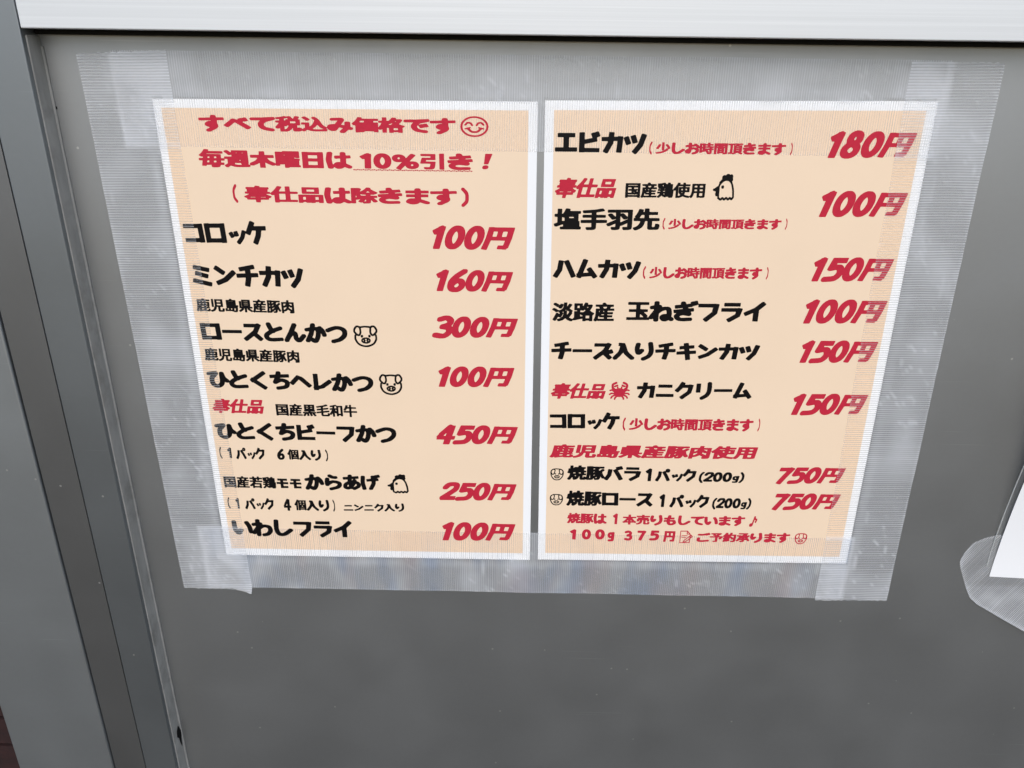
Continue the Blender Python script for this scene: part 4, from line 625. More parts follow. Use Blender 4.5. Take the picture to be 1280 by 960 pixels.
 ('b','奉'): (1.0,[[89,-3,85,-1,81,11,79,14,21,14,17,15,14,17,13,21,13,35,15,38,21,41,20,47,20,59,22,65,22,67,9,68,5,71,4,75,4,89,5,91,9,93,31,94,34,95,33,97,17,110,-1,119,-4,123,-4,127,-3,131,6,141,15,145,16,157,19,162,25,163,79,163,81,165,81,167,82,189,84,193,91,195,111,195,115,194,118,191,119,167,121,163,173,163,179,162,182,157,183,144,191,142,195,139,203,129,204,123,203,119,201,118,183,109,166,97,166,95,169,94,191,94,195,91,196,89,196,75,195,70,191,68,176,67,176,65,179,59,179,47,178,41,185,38,187,35,187,21,186,17,183,15,179,14,123,14,121,13,120,3,117,1,99,-3],[152,131,155,131,158,133,159,135,157,136,121,135,121,133,123,132,145,132],[44,133,47,131,77,132,80,133,80,135,47,136,43,135]]),
 ('b','少'): (1.0,[[93,-3,83,-2,81,-1,79,3,79,127,80,131,83,134,103,135,104,135,105,137,89,146,61,156,35,162,-1,168,-4,171,-4,177,3,191,7,194,21,194,53,189,85,181,115,169,139,156,159,140,174,121,177,113,179,112,187,110,200,101,201,95,197,85,183,61,165,33,161,30,157,29,145,30,131,37,130,45,158,91,162,99,161,101,149,101,143,103,127,121,119,127,116,127,116,123,115,3,113,-1,111,-2],[43,29,37,30,34,33,19,65,0,95,0,99,1,103,15,112,27,113,31,112,35,109,55,77,70,45,70,37,67,34,53,29]]),
 ('b','島'): (1.0,[[85,-3,79,-1,74,11,71,13,33,13,29,14,26,17,25,133,23,135,13,136,9,139,8,171,9,179,12,181,17,182,101,182,109,187,123,188,127,193,135,195,161,195,169,194,175,192,181,187,186,177,191,143,193,125,193,117,200,111,200,97,200,93,197,90,191,89,171,89,169,87,170,79,170,17,167,14,163,13,119,13,117,11,116,3,113,0,97,-3],[45,141,49,140,53,140,55,141,56,151,55,155,49,156,45,155,44,151],[93,141,97,140,101,140,103,141,104,151,103,155,97,156,93,155,92,151],[141,141,143,140,151,140,154,141,154,143,152,161,149,167,147,168,143,168,140,165]]),
 ('r','島'): (1.0,[[83,-2,80,1,76,11,73,14,33,14,29,15,28,17,27,133,25,136,15,137,11,139,10,175,11,179,13,180,19,181,103,181,109,186,123,187,125,188,129,192,135,194,161,194,173,191,177,189,181,184,186,171,191,127,191,119,190,115,196,113,198,111,198,95,197,92,191,90,161,89,63,89,161,89,167,86,168,81,168,17,165,15,161,14,117,14,115,13,115,5,113,1,95,-2],[62,39,63,38,67,38,131,38,134,39],[44,139,53,138,57,139,58,145,57,156,51,157,43,156,42,143],[92,139,101,138,105,139,106,145,105,156,99,157,91,156,90,143],[140,139,153,139,155,139,156,141,153,161,151,167,149,169,141,169,138,167,138,143]]),
 ('b','引'): (1.0,[[159,-1,149,0,146,3,146,7,146,187,147,192,151,194,173,195,180,193,182,191,182,187,182,7,182,3,179,0,173,-1],[15,6,11,9,10,17,11,29,15,33,21,34,79,34,82,35,83,37,83,49,81,51,25,52,20,53,18,57,7,115,7,119,9,123,17,124,77,124,79,125,81,127,78,151,76,159,73,164,69,165,39,164,35,165,33,167,32,175,37,189,41,192,51,194,83,194,97,191,106,185,112,173,117,143,120,101,119,99,113,97,53,96,50,95,50,91,52,81,55,80,111,79,118,77,120,71,120,15,119,9,115,6,109,6]]),
 ('b','手'): (1.0,[[149,-1,127,4,99,8,21,14,15,16,13,19,13,25,16,37,21,41,31,42,77,39,79,39,81,41,81,51,79,54,19,54,14,57,12,63,13,75,15,80,21,82,79,82,81,85,81,99,77,100,7,101,1,103,0,105,-1,123,1,127,3,128,9,130,77,130,81,131,82,161,80,165,47,166,43,166,39,169,39,177,44,189,47,192,55,194,91,194,103,191,113,186,117,181,119,173,119,133,121,130,193,129,199,128,201,125,201,107,200,103,197,101,191,100,123,100,120,99,119,87,121,82,181,82,187,81,190,77,190,59,189,57,185,55,123,54,120,53,119,51,119,39,121,34,169,25,177,23,181,19,181,15,180,11,169,-1,161,-2]]),
 ('b','承'): (1.0,[[33,6,30,9,29,17,30,29,33,32,39,33,99,33,103,35,85,46,83,49,83,59,81,61,77,53,63,48,13,48,5,51,3,55,3,67,3,71,5,74,11,76,35,77,37,79,32,99,23,119,15,133,-3,155,-3,161,-1,165,11,175,23,176,27,175,31,173,49,152,81,152,83,155,83,159,82,163,81,164,57,164,53,165,50,167,49,173,55,189,57,192,63,193,97,192,107,189,113,186,117,183,119,179,120,171,120,155,123,152,153,151,173,173,177,174,185,174,189,174,193,171,203,159,203,151,191,137,183,126,177,115,172,101,173,97,197,71,200,67,200,63,199,59,197,57,189,50,183,48,171,48,167,50,163,55,161,56,160,55,158,47,155,43,155,41,173,24,174,17,172,13,163,7,155,5,39,6],[74,91,79,89,82,91,81,92,77,93],[121,91,125,89,129,91,125,93],[64,121,79,120,82,121,82,123,79,124,67,124,64,123],[121,121,135,120,138,121,139,123,135,124,123,124,121,123]]),
 ('b','日'): (1.0,[[21,8,17,11,16,15,16,187,17,193,21,196,27,196,55,196,67,194,133,194,147,196,175,196,181,195,183,193,184,189,184,17,183,11,180,9,175,8,145,8,133,10,67,10,55,8],[65,47,69,46,135,47,136,51,136,79,135,81,131,82,65,81,64,77,64,51],[65,119,69,118,135,119,136,123,136,153,135,157,131,158,65,157,64,153,64,123]]),
 ('b','時'): (1.0,[[129,-3,121,-3,117,-1,115,3,115,19,111,21,87,21,84,19,83,15,81,12,75,10,13,10,9,11,5,13,4,19,4,163,4,167,7,171,13,172,35,171,39,169,40,167,41,157,45,156,79,155,83,151,85,144,87,145,94,153,104,169,110,173,116,191,119,194,135,195,159,193,171,189,176,185,178,173,179,125,181,123,193,123,199,122,201,119,202,115,202,103,201,99,195,96,181,96,179,93,179,89,181,87,197,87,202,85,204,81,204,65,201,61,197,60,155,59,152,57,152,51,155,48,187,48,193,46,195,41,195,27,193,23,189,21,155,21,152,19,152,3,150,-1,143,-3],[41,39,45,38,47,43,47,65,46,67,43,68,41,67,40,65,40,43],[85,49,89,48,113,48,115,51,115,57,113,59,111,59,87,59,84,57],[84,89,85,88,89,87,137,87,141,89,141,93,140,95,137,96,87,96,85,95,84,93],[41,97,45,96,47,101,47,125,46,127,43,128,41,127,40,123,40,101],[118,125,121,123,127,123,139,123,141,125,141,163,141,165,139,167,137,167,135,165,138,159,138,155,135,149]]),
 ('b','曜'): (1.0,[[69,4,65,7,61,11,13,11,7,12,5,15,4,163,5,169,11,172,33,171,37,169,39,157,41,156,65,156,73,154,75,157,75,189,77,193,81,195,105,194,109,192,111,189,115,187,191,187,199,185,201,181,201,167,199,163,191,161,192,143,189,137,192,131,192,113,195,111,198,107,197,91,195,88,191,87,159,86,155,79,156,77,159,75,163,80,169,82,189,82,195,79,196,73,196,15,195,7,191,5,187,4],[76,47,79,48,80,51,77,53,75,51,75,48]]),
 ('b','木'): (1.0,[[81,11,78,15,77,47,77,49,75,51,15,51,9,52,7,55,7,79,9,84,15,85,57,85,61,87,53,103,43,115,31,124,5,139,1,143,-1,149,-1,157,2,165,5,168,11,171,29,171,59,154,75,143,77,144,78,147,78,191,81,195,87,196,115,196,119,195,122,193,122,143,123,140,125,139,141,151,173,170,179,171,189,171,199,168,204,163,206,157,205,149,203,143,199,139,173,124,161,115,151,103,141,87,145,85,185,85,191,84,193,81,194,77,193,57,192,53,185,51,125,51,123,49,123,47,122,17,121,12,115,10]]),
 ('b','本'): (1.0,[[95,-3,85,-2,82,1,81,35,79,39,11,39,5,40,3,42,2,61,3,65,5,67,11,68,53,69,56,71,46,89,34,105,17,124,-2,139,-3,145,-2,149,7,159,13,162,25,162,35,157,79,158,81,161,81,187,83,193,89,195,111,195,115,194,118,191,119,161,121,158,157,157,163,156,175,162,185,162,191,160,203,147,204,141,201,137,178,119,165,105,153,88,143,71,145,69,147,68,189,68,195,67,198,63,198,45,196,41,191,39,121,39,119,35,118,1,117,-1,113,-3],[79,107,81,111,80,127,77,128,67,128,65,127,66,125],[120,109,121,109,123,110,133,125,133,128,123,128,120,127,119,113]]),
 ('b','格'): (1.0,[[43,-3,35,-2,30,1,30,35,28,39,25,40,5,40,1,43,0,45,0,61,1,65,7,68,21,68,23,69,24,71,13,101,-4,133,-4,141,2,153,7,156,15,157,21,156,27,151,29,152,30,187,31,192,33,194,39,195,61,194,63,193,65,189,66,133,69,132,79,133,81,135,81,137,82,189,83,192,85,194,91,195,111,195,115,193,119,187,123,186,149,187,153,192,159,194,179,194,185,193,187,191,188,187,188,131,189,129,197,125,204,115,206,107,203,103,179,93,166,85,162,81,175,61,184,45,188,33,187,25,183,22,173,18,141,18,140,15,141,7,139,2,125,-2,113,-3,109,-2,105,1,95,21,83,39,79,40,69,40,67,39,66,37,65,1,63,-1,59,-3],[130,47,135,46,140,47,138,51,135,54,131,51],[100,75,103,74,105,75,108,79,108,81,107,83,95,92,91,94,89,93,82,85,82,83,93,81],[119,135,149,135,151,139,151,157,147,159,119,158,118,155,118,139]]),
 ('b','毎'): (1.0,[[49,-2,45,1,36,19,28,31,15,47,5,57,3,61,2,65,4,69,15,77,21,80,31,80,33,83,31,91,29,93,3,94,-1,96,-2,99,-2,115,0,119,5,121,23,121,26,123,18,169,18,173,19,177,25,179,47,180,53,178,57,169,59,168,91,168,94,169,92,175,92,179,96,191,99,193,115,195,137,195,149,193,157,189,162,183,167,171,169,168,189,168,195,166,197,161,197,145,195,142,191,141,173,140,172,137,173,125,175,122,177,121,195,121,201,119,203,115,203,99,201,96,199,94,179,93,176,91,177,57,175,51,167,49,67,49,63,47,65,46,69,45,187,45,191,43,193,39,193,23,191,19,183,17,85,17,82,15,83,5,79,0,61,-3],[73,77,83,77,85,79,84,89,83,92,73,94,71,93,69,91,71,79],[124,77,135,76,139,79,139,89,137,93,125,94,122,93,121,91,122,79],[64,123,67,121,71,121,77,121,80,123,79,135,77,140,65,140,62,139],[117,123,121,121,135,122,136,127,134,139,131,140,127,140,119,140,116,139]]),
 ('r','毛'): (1.0,[[143,0,109,11,83,17,7,31,6,33,6,39,10,51,13,54,25,54,67,48,70,49,71,51,71,61,69,64,11,73,10,75,9,81,11,93,13,97,17,98,25,98,69,93,71,95,71,105,70,109,67,110,5,119,4,121,3,127,5,139,7,143,17,144,69,138,71,141,71,163,74,177,77,182,81,185,93,189,105,190,169,190,179,189,185,187,191,183,197,173,200,163,201,147,199,143,185,137,177,136,170,137,169,139,166,157,164,161,161,163,115,164,108,163,105,159,104,137,105,134,107,133,191,122,195,120,196,117,194,99,192,97,189,96,177,96,109,105,107,105,105,103,105,89,107,87,177,77,181,76,183,73,181,55,180,53,177,52,167,51,109,59,105,58,104,45,105,43,107,41,153,29,169,24,173,21,173,13,161,1,155,-1]]),
 ('r','淡'): (1.0,[[113,-1,110,1,109,15,107,20,106,17,103,14,91,12,83,11,77,13,72,23,69,23,47,9,36,3,31,2,19,3,10,13,9,19,11,23,33,37,45,46,57,48,58,55,61,58,75,63,85,63,89,60,98,47,107,26,107,29,105,43,99,57,90,67,75,75,61,78,37,63,25,57,21,56,9,57,-1,67,-2,73,0,77,19,88,35,99,47,100,51,98,55,94,57,94,63,102,71,105,71,107,69,114,67,116,53,106,43,105,37,107,4,171,4,177,5,179,17,188,23,189,33,189,35,187,43,174,45,175,47,181,55,193,61,194,71,193,89,188,103,182,113,175,125,164,127,163,139,175,151,183,165,190,177,193,185,194,191,193,194,191,202,179,202,173,199,169,181,163,171,158,164,153,165,151,182,129,193,111,192,105,189,101,196,89,196,81,169,63,167,61,167,59,189,27,190,19,187,16,175,12,169,10,161,11,157,14,143,37,141,35,142,1,141,-1,137,-2],[127,77,131,76,136,79,133,81,127,81,126,79],[142,85,143,84,147,85,159,93,162,97,145,123,143,121,141,113],[104,95,107,94,108,95,107,109,104,103,97,99],[105,113,106,117,104,127,99,139,95,146,87,153,86,153,97,133],[56,149,59,149,69,154,84,155,70,163,47,170,46,167,47,165]]),
 ('b','焼'): (1.0,[[127,-3,119,-2,115,0,114,3,113,15,111,18,75,19,71,21,70,29,67,31,65,31,63,29,62,5,60,1,53,-1,35,-1,31,0,28,3,26,37,23,38,13,39,9,41,4,73,-4,91,-3,97,-1,100,11,105,23,106,25,109,22,125,16,143,9,157,-4,175,-4,179,-2,183,8,193,19,195,27,193,36,183,49,161,51,160,58,169,54,175,55,181,63,192,69,194,77,194,93,189,109,179,117,170,123,159,127,146,129,143,130,177,133,185,137,190,149,193,181,194,193,191,197,189,200,185,203,175,205,163,205,157,203,152,189,146,175,146,173,147,171,151,169,165,167,165,166,161,166,137,167,133,171,132,195,131,199,130,202,127,202,111,201,107,195,105,181,104,179,101,179,97,181,94,197,93,201,91,202,89,202,73,201,69,195,67,181,66,179,63,179,47,181,45,191,44,194,41,195,23,193,20,187,18,153,18,150,15,150,3,148,-1,141,-3],[63,93,83,94,85,97,85,103,83,104,69,105,63,106,62,103],[122,95,125,94,141,94,142,97,142,103,139,104,123,104,121,101],[77,133,81,132,89,132,91,133,91,137,89,144,87,145,85,144]]),
 ('r','牛'): (1.0,[[89,-1,87,0,86,3,86,31,85,33,83,34,69,34,66,33,70,15,70,9,68,7,51,4,43,4,39,5,36,9,24,43,13,61,3,75,2,79,3,85,17,93,29,94,33,92,36,89,53,62,57,61,83,61,85,63,86,65,85,95,81,97,23,96,5,98,3,99,2,101,2,119,3,122,9,124,81,124,85,125,86,129,86,191,91,194,113,194,117,193,119,189,119,129,120,125,123,124,195,124,197,123,199,119,199,101,197,98,191,97,121,97,119,95,119,91,119,65,121,61,185,60,188,57,187,37,181,35,121,34,119,31,119,3,117,-1,111,-2]]),
 ('b','玉'): (1.0,[[13,11,9,15,9,21,9,33,11,37,13,38,19,39,75,39,80,41,80,75,79,78,75,80,23,80,19,83,18,85,18,97,19,105,25,108,75,108,79,109,80,113,80,155,79,157,75,158,9,158,3,160,1,161,0,165,0,181,2,185,11,187,189,187,195,187,199,185,201,179,201,165,199,161,195,159,183,158,179,157,184,149,183,143,177,135,152,111,152,109,153,108,175,108,181,106,183,101,183,83,179,80,175,80,121,79,119,78,118,75,118,43,119,40,123,39,181,39,187,38,190,35,191,31,191,17,189,12,181,10,21,10],[118,131,121,130,123,132,140,149,145,155,146,157,141,158,123,158,119,157,118,153]]),
 ('b','産'): (1.0,[[95,-3,89,-2,77,5,76,7,76,15,73,16,19,17,13,19,12,21,11,37,13,41,19,43,43,44,50,53,51,57,47,58,21,58,17,59,15,61,14,65,13,111,11,133,7,151,4,161,-3,175,-4,183,-1,186,9,194,17,196,27,194,33,189,43,191,185,191,193,190,196,187,197,179,197,169,193,165,187,164,135,164,133,163,132,159,132,155,135,154,173,153,177,152,180,149,180,133,177,128,171,127,135,127,132,125,132,123,135,121,175,121,181,120,183,119,185,115,185,101,183,97,177,95,135,94,132,93,132,89,132,87,135,86,187,86,195,83,196,75,196,65,195,61,189,58,161,58,159,57,159,55,165,44,183,43,189,41,190,37,190,21,187,18,183,17,123,16,121,15,108,-1,103,-3],[90,45,93,44,117,44,120,45,120,47,116,55,113,58,99,58,95,56],[76,123,79,121,91,121,94,123,94,125,91,127,77,127,75,125],[46,147,47,145,51,151,57,153,93,154,95,157,95,161,94,163,91,164,45,164,43,161]]),
 ('r','産'): (1.0,[[91,-2,79,5,78,9,78,15,77,17,19,18,15,19,13,21,13,37,15,41,19,42,45,43,54,57,51,59,23,59,17,61,16,65,15,109,13,131,9,151,5,163,-2,177,-2,183,10,193,17,195,25,194,33,185,37,189,41,190,187,190,193,189,194,187,195,181,195,169,193,166,187,165,133,165,131,164,130,161,130,155,131,153,171,152,175,152,178,149,178,133,178,131,175,129,133,128,130,127,130,123,130,121,133,120,175,120,180,119,183,115,183,101,181,97,175,96,133,96,131,95,130,93,130,89,131,85,133,84,187,84,193,83,194,81,194,75,194,63,193,61,187,59,159,59,156,57,163,43,183,42,187,41,188,37,188,21,185,18,181,18,121,17,106,-1,101,-2],[87,43,119,42,122,43,123,45,118,55,115,58,97,59,93,57,87,45],[50,85,54,85,56,87,51,96,49,96,49,93,49,87],[92,85,95,85,97,87,97,93,95,95,91,95,89,93,90,87],[75,121,79,120,95,120,97,125,96,127,93,128,73,128,72,125],[46,139,50,139,51,141,51,149,55,152,95,153,97,155,97,163,93,165,43,165,41,163,41,161]]),
 ('b','用'): (1.0,[[33,11,23,12,21,14,20,17,20,101,18,121,12,147,5,161,-4,175,-4,181,-3,184,7,193,11,195,21,195,27,194,35,185,42,173,49,153,54,135,57,134,77,134,81,134,82,137,82,185,83,189,85,191,91,193,109,193,119,191,127,194,151,194,173,191,183,186,187,181,188,169,188,21,187,14,185,12,179,11],[57,41,61,40,81,40,82,43,82,55,79,57,58,57,56,53],[120,41,123,40,149,40,151,43,151,55,150,57,147,58,121,57,120,53],[58,87,61,86,81,87,82,89,82,93,82,103,81,105,58,105,56,101,57,89],[121,87,125,86,149,86,151,89,151,104,147,106,121,105,120,101,120,89],[120,135,123,134,127,134,147,134,151,135,152,161,150,165,145,166,121,165,120,161]]),
 ('r','用'): (1.0,[[25,13,23,14,22,17,22,99,20,121,18,133,13,149,7,161,-2,175,-2,181,-1,184,11,194,21,194,26,193,33,185,42,169,48,153,52,135,53,133,79,132,83,133,84,135,85,187,87,191,93,192,113,192,117,189,119,183,123,191,129,193,165,192,175,190,181,186,185,180,186,171,186,19,185,14,177,12],[56,39,83,39,84,43,84,57,79,58,59,58,55,57,54,43],[119,39,152,39,154,43,153,57,149,58,119,58,118,53,118,41],[55,87,59,85,83,86,84,89,84,105,79,106,59,106,55,105],[118,87,121,85,151,85,153,87,154,89,153,105,149,106,119,106,118,103],[119,133,152,133,154,137,153,165,147,167,119,167,118,165,118,161,118,137]]),
 ('b','県'): (1.0,[[51,5,47,7,46,9,45,25,43,28,17,27,13,28,10,31,9,131,11,135,13,136,33,137,36,139,27,147,-1,168,-2,175,0,179,13,189,21,190,29,189,53,171,79,149,81,153,81,189,83,193,87,195,109,195,115,194,117,192,118,187,119,153,119,151,121,150,171,189,177,190,185,189,189,188,199,181,203,175,201,168,165,139,167,137,195,136,198,133,199,129,199,115,197,111,191,109,175,109,171,107,172,13,170,7,167,5,161,4]]),
 ('r','県'): (1.0,[[49,7,47,11,46,101,47,105,50,109,45,109,44,107,44,31,41,29,33,28,17,28,13,29,12,31,12,133,13,135,17,136,35,136,39,137,39,139,31,146,1,168,0,173,1,178,13,188,21,189,29,187,51,171,73,153,77,147,77,141,76,137,81,136,83,141,84,191,85,193,89,194,113,193,115,192,116,189,117,139,117,137,121,136,126,137,122,143,123,149,124,151,151,171,171,188,177,189,185,188,199,179,200,177,201,173,199,168,161,139,161,137,165,136,193,136,195,135,197,131,197,115,195,111,191,110,167,109,170,103,170,13,169,8,167,6,161,6,55,6],[81,29,133,29,135,29,136,31,133,32,83,32,80,31],[80,57,81,56,85,55,133,55,137,57,135,59,131,59,83,59],[80,83,85,82,133,82,137,83,135,85,131,85,83,85,81,85]]),
 ('b','税'): (1.0,[[69,-1,39,8,5,15,1,17,0,19,0,25,5,37,9,39,13,40,29,39,31,41,32,43,31,51,29,54,5,55,1,56,-1,59,-1,75,1,81,7,82,21,83,24,85,13,107,-5,135,-4,143,2,155,7,158,19,158,23,157,29,151,31,152,32,189,34,193,39,195,59,195,67,193,81,195,89,193,105,184,115,174,124,161,129,151,131,151,131,153,133,179,135,185,139,188,149,192,181,192,187,191,195,188,199,183,202,177,204,161,204,149,201,147,185,140,175,141,169,145,168,139,168,117,171,115,189,114,191,112,192,109,192,43,191,40,189,38,181,37,178,35,187,13,187,9,186,5,183,3,167,-3,159,-3,153,-2,150,1,140,27,137,29,123,5,120,1,117,-1,103,-2,87,4,79,-1],[86,25,91,24,93,25,98,35,95,37,85,37,81,39,79,43,78,53,75,54,69,53,68,47,69,31],[117,65,154,65,156,69,156,85,151,87,117,87,115,85,115,81,115,69],[92,117,97,116,98,119,96,131,91,143,82,157,73,164,69,165,68,161,68,129,71,127,79,127,85,126]]),
 ('b','約'): (1.0,[[49,-3,43,-1,41,1,30,21,18,39,9,51,-1,60,-2,63,-1,71,3,83,7,85,17,86,19,87,13,95,1,104,-1,107,-1,113,3,125,9,133,4,157,-2,175,-2,183,1,185,13,190,25,190,32,187,37,174,39,173,41,181,43,184,47,185,55,186,71,182,77,176,89,176,103,170,105,165,104,159,95,129,96,127,101,125,103,121,101,102,103,103,109,109,131,139,135,140,141,141,153,138,154,141,151,159,147,165,119,165,113,167,111,171,112,175,118,191,125,193,157,194,169,192,177,188,183,183,186,177,190,163,192,149,196,83,196,43,195,37,189,34,135,33,134,31,140,11,139,3,133,0,115,-3,107,-2,104,1,93,33,91,35,89,35,81,30,71,28,70,27,77,13,76,7,75,4,61,-2],[123,63,157,63,158,67,158,87,157,105,155,108,128,79,117,74,121,65]]),
 ('b','羽'): (1.0,[[5,9,2,13,2,19,2,31,5,35,11,36,61,36,64,37,65,39,65,67,63,71,41,47,35,42,27,42,19,43,8,49,5,53,7,61,36,97,41,99,49,99,55,98,63,93,65,95,63,99,-1,133,-4,137,-3,143,2,155,5,158,13,159,23,157,61,137,64,137,65,141,64,163,61,164,37,164,31,167,30,175,37,191,43,193,63,194,81,192,91,189,97,185,100,181,101,173,102,159,103,156,115,153,153,132,155,133,155,135,155,163,151,164,125,164,119,167,118,175,124,191,127,193,131,194,163,193,179,190,188,185,191,179,193,165,193,17,193,13,191,10,187,8,181,8,13,8],[103,37,105,36,135,36,151,36,154,37,156,41,155,70,153,71,151,69,127,43,123,41,115,40,103,43,102,41],[102,71,103,70,105,71,123,94,127,97,141,98,145,96,153,91,155,93,153,95,123,111,107,120,103,121,102,117]]),
 ('b','肉'): (1.0,[[89,-2,87,-1,85,3,83,23,81,26,17,27,11,28,8,31,9,191,11,194,17,195,41,194,43,193,45,189,46,171,57,169,71,164,85,155,101,142,109,147,128,163,128,165,123,169,122,175,126,191,129,194,135,195,153,195,171,194,181,191,187,187,189,185,192,171,192,31,189,28,183,27,123,26,121,23,122,3,120,-1,113,-2],[45,57,47,55,51,55,69,55,72,57,69,63,62,71,55,77,47,82,45,79],[124,57,127,55,153,55,155,59,155,73,154,75,151,75],[120,99,121,98,123,98,139,109,153,109,155,111,155,135,153,136,151,136,119,112,118,109],[73,105,77,104,77,107,69,121,59,132,49,139,46,139,45,135,46,113,59,111]]),
 ('r','肉'): (1.0,[[91,-1,87,1,87,3,84,23,82,27,17,28,13,28,10,31,10,191,13,193,17,194,35,194,41,193,43,189,43,171,45,169,57,168,69,164,85,154,99,141,101,140,118,153,132,165,130,167,125,169,124,173,124,179,128,191,130,193,135,194,163,194,175,192,181,190,185,187,188,183,190,171,190,31,187,28,183,28,121,27,119,25,120,5,119,0,113,-2],[44,55,47,54,71,54,74,55,74,57,69,65,63,72,54,79,45,84,43,81,43,59],[119,55,125,54,155,54,157,57,157,77,155,79,153,78,121,57],[120,95,139,108,147,108,155,107,157,109,156,139,155,140,153,139,116,111,116,109,118,97],[78,101,81,101,80,105,71,122,59,134,51,139,44,141,43,137,43,115,44,111,61,110]]),
 ('r','若'): (1.0,[[51,-1,48,1,48,15,46,17,9,18,5,19,4,21,4,39,5,42,11,44,45,44,47,44,48,47,48,59,49,61,55,63,65,64,67,65,9,66,3,68,2,71,2,87,2,89,5,91,49,92,52,93,52,95,43,107,31,119,19,129,-1,142,-2,145,-2,151,9,162,15,164,25,164,39,155,42,155,42,159,43,189,43,191,47,193,71,193,74,191,76,185,79,184,145,184,147,185,149,191,153,193,173,193,179,192,181,187,181,113,180,109,173,107,91,107,87,105,93,94,97,92,191,92,197,90,198,87,198,71,196,67,189,66,109,66,107,65,107,63,109,55,108,49,102,45,113,44,118,45,119,59,121,62,123,63,129,64,147,63,150,61,151,59,152,47,153,44,189,44,195,42,197,39,197,21,195,18,191,18,153,17,152,15,151,1,147,-2,127,-2,121,-1,119,3,119,15,117,17,113,18,83,17,81,15,81,3,79,-1,73,-2],[75,135,79,133,145,133,147,134,148,137,147,157,143,158,77,158,75,155]]),
 ('b','豚'): (1.0,[[15,5,9,7,8,11,7,115,3,149,-4,179,-3,185,-2,187,13,194,21,194,29,192,39,194,61,192,67,191,75,187,78,183,80,175,83,173,85,173,87,175,91,191,93,193,99,194,125,194,131,193,139,190,146,183,152,173,157,151,159,151,172,171,177,174,185,175,193,173,203,163,205,159,205,153,192,133,186,121,180,105,176,87,177,83,200,63,201,57,199,53,189,43,179,41,173,42,169,44,145,64,142,63,137,53,150,39,153,37,189,37,195,35,197,33,198,29,197,15,195,11,187,9,83,9,75,5,71,5],[80,39,83,37,87,37,95,37,98,39,93,43,83,49,80,47],[89,81,93,80,95,81,85,89,81,90,80,87,81,84],[94,123,96,123,91,129,83,135,81,135,80,131,81,127],[42,129,43,128,45,131,45,161,43,165,41,166,38,165,37,163],[116,153,118,153,118,157,113,166,109,167,101,166,102,163]]),
 ('r','豚'): (1.0,[[13,6,11,7,10,11,9,113,6,147,-2,179,-2,185,0,187,9,192,15,193,23,193,29,190,33,192,37,192,61,191,69,189,73,187,77,181,79,173,87,171,89,173,93,191,95,193,123,193,133,192,143,185,149,175,153,163,155,145,157,142,168,163,174,171,177,174,185,174,191,173,201,163,203,159,203,153,192,137,184,121,179,105,174,85,175,82,198,63,199,57,197,53,187,43,175,42,171,44,151,62,143,67,135,53,151,36,187,36,193,35,195,31,196,19,195,13,193,11,187,10,81,10,75,6,71,6],[41,33,43,31,47,33,47,49,45,52,41,51,41,49],[79,37,85,36,102,37,101,39,95,43,81,51,79,50,78,49],[100,75,103,75,97,82,83,92,79,93,78,87,79,83,87,81],[41,79,45,78,47,81,47,97,45,100,41,99,40,97,41,81],[107,113,108,113,108,115,106,117,95,128,83,137,79,138,78,131,79,126,89,124],[40,127,45,126,47,129,47,163,45,167,37,166,35,164],[118,149,121,149,120,155,117,163,114,167,109,168,96,167,97,165]]),
 ('r','路'): (1.0,[[113,-1,110,1,97,31,93,35,92,31,92,11,89,7,17,6,13,7,10,9,9,13,10,77,11,79,15,80,35,80,37,83,35,87,15,87,11,88,9,91,9,153,7,157,0,159,-2,163,1,179,3,183,9,184,19,183,89,167,91,169,91,189,92,191,95,193,119,193,122,191,124,187,127,186,153,186,157,191,163,193,181,193,187,191,188,187,188,131,194,127,202,117,203,113,203,109,201,106,175,92,162,81,173,63,181,47,187,33,187,25,183,22,175,18,143,18,141,17,142,7,141,3,125,-2],[41,33,45,32,59,32,60,37,60,51,59,54,53,55,41,54,40,51],[133,45,135,44,139,44,144,45,142,51,139,54,136,51],[110,73,114,75,116,81,107,90,95,98,73,97,69,95,69,83,71,80,81,80,91,82,99,82,103,80],[70,123,74,123,81,131,90,133,91,135,90,139,73,142,70,141,69,127],[125,135,154,135,156,139,155,159,151,161,125,161,123,157,123,139]]),
 ('b','込'): (1.0,[[19,1,7,10,6,13,6,19,24,37,37,53,43,55,53,55,57,53,67,45,69,39,68,33,56,19,41,5,33,0,25,0],[91,3,82,13,81,21,83,25,92,33,101,43,103,47,102,51,95,77,87,95,77,111,67,122,65,123,64,121,64,83,63,79,61,77,53,75,9,75,3,76,0,79,-1,95,1,101,7,103,23,103,27,105,27,137,25,143,13,151,-1,165,-3,169,-2,175,7,187,15,190,23,189,27,188,41,172,45,169,69,182,91,186,109,188,159,187,189,186,197,184,199,181,203,165,202,159,194,155,195,151,201,141,201,137,200,133,178,117,164,97,146,49,132,25,109,3,99,1],[124,107,125,106,127,106,134,121,141,132,147,139,155,146,169,155,170,157,167,158,151,159,111,160,93,158,87,156,86,155,87,153,96,145,107,133,116,121]]),
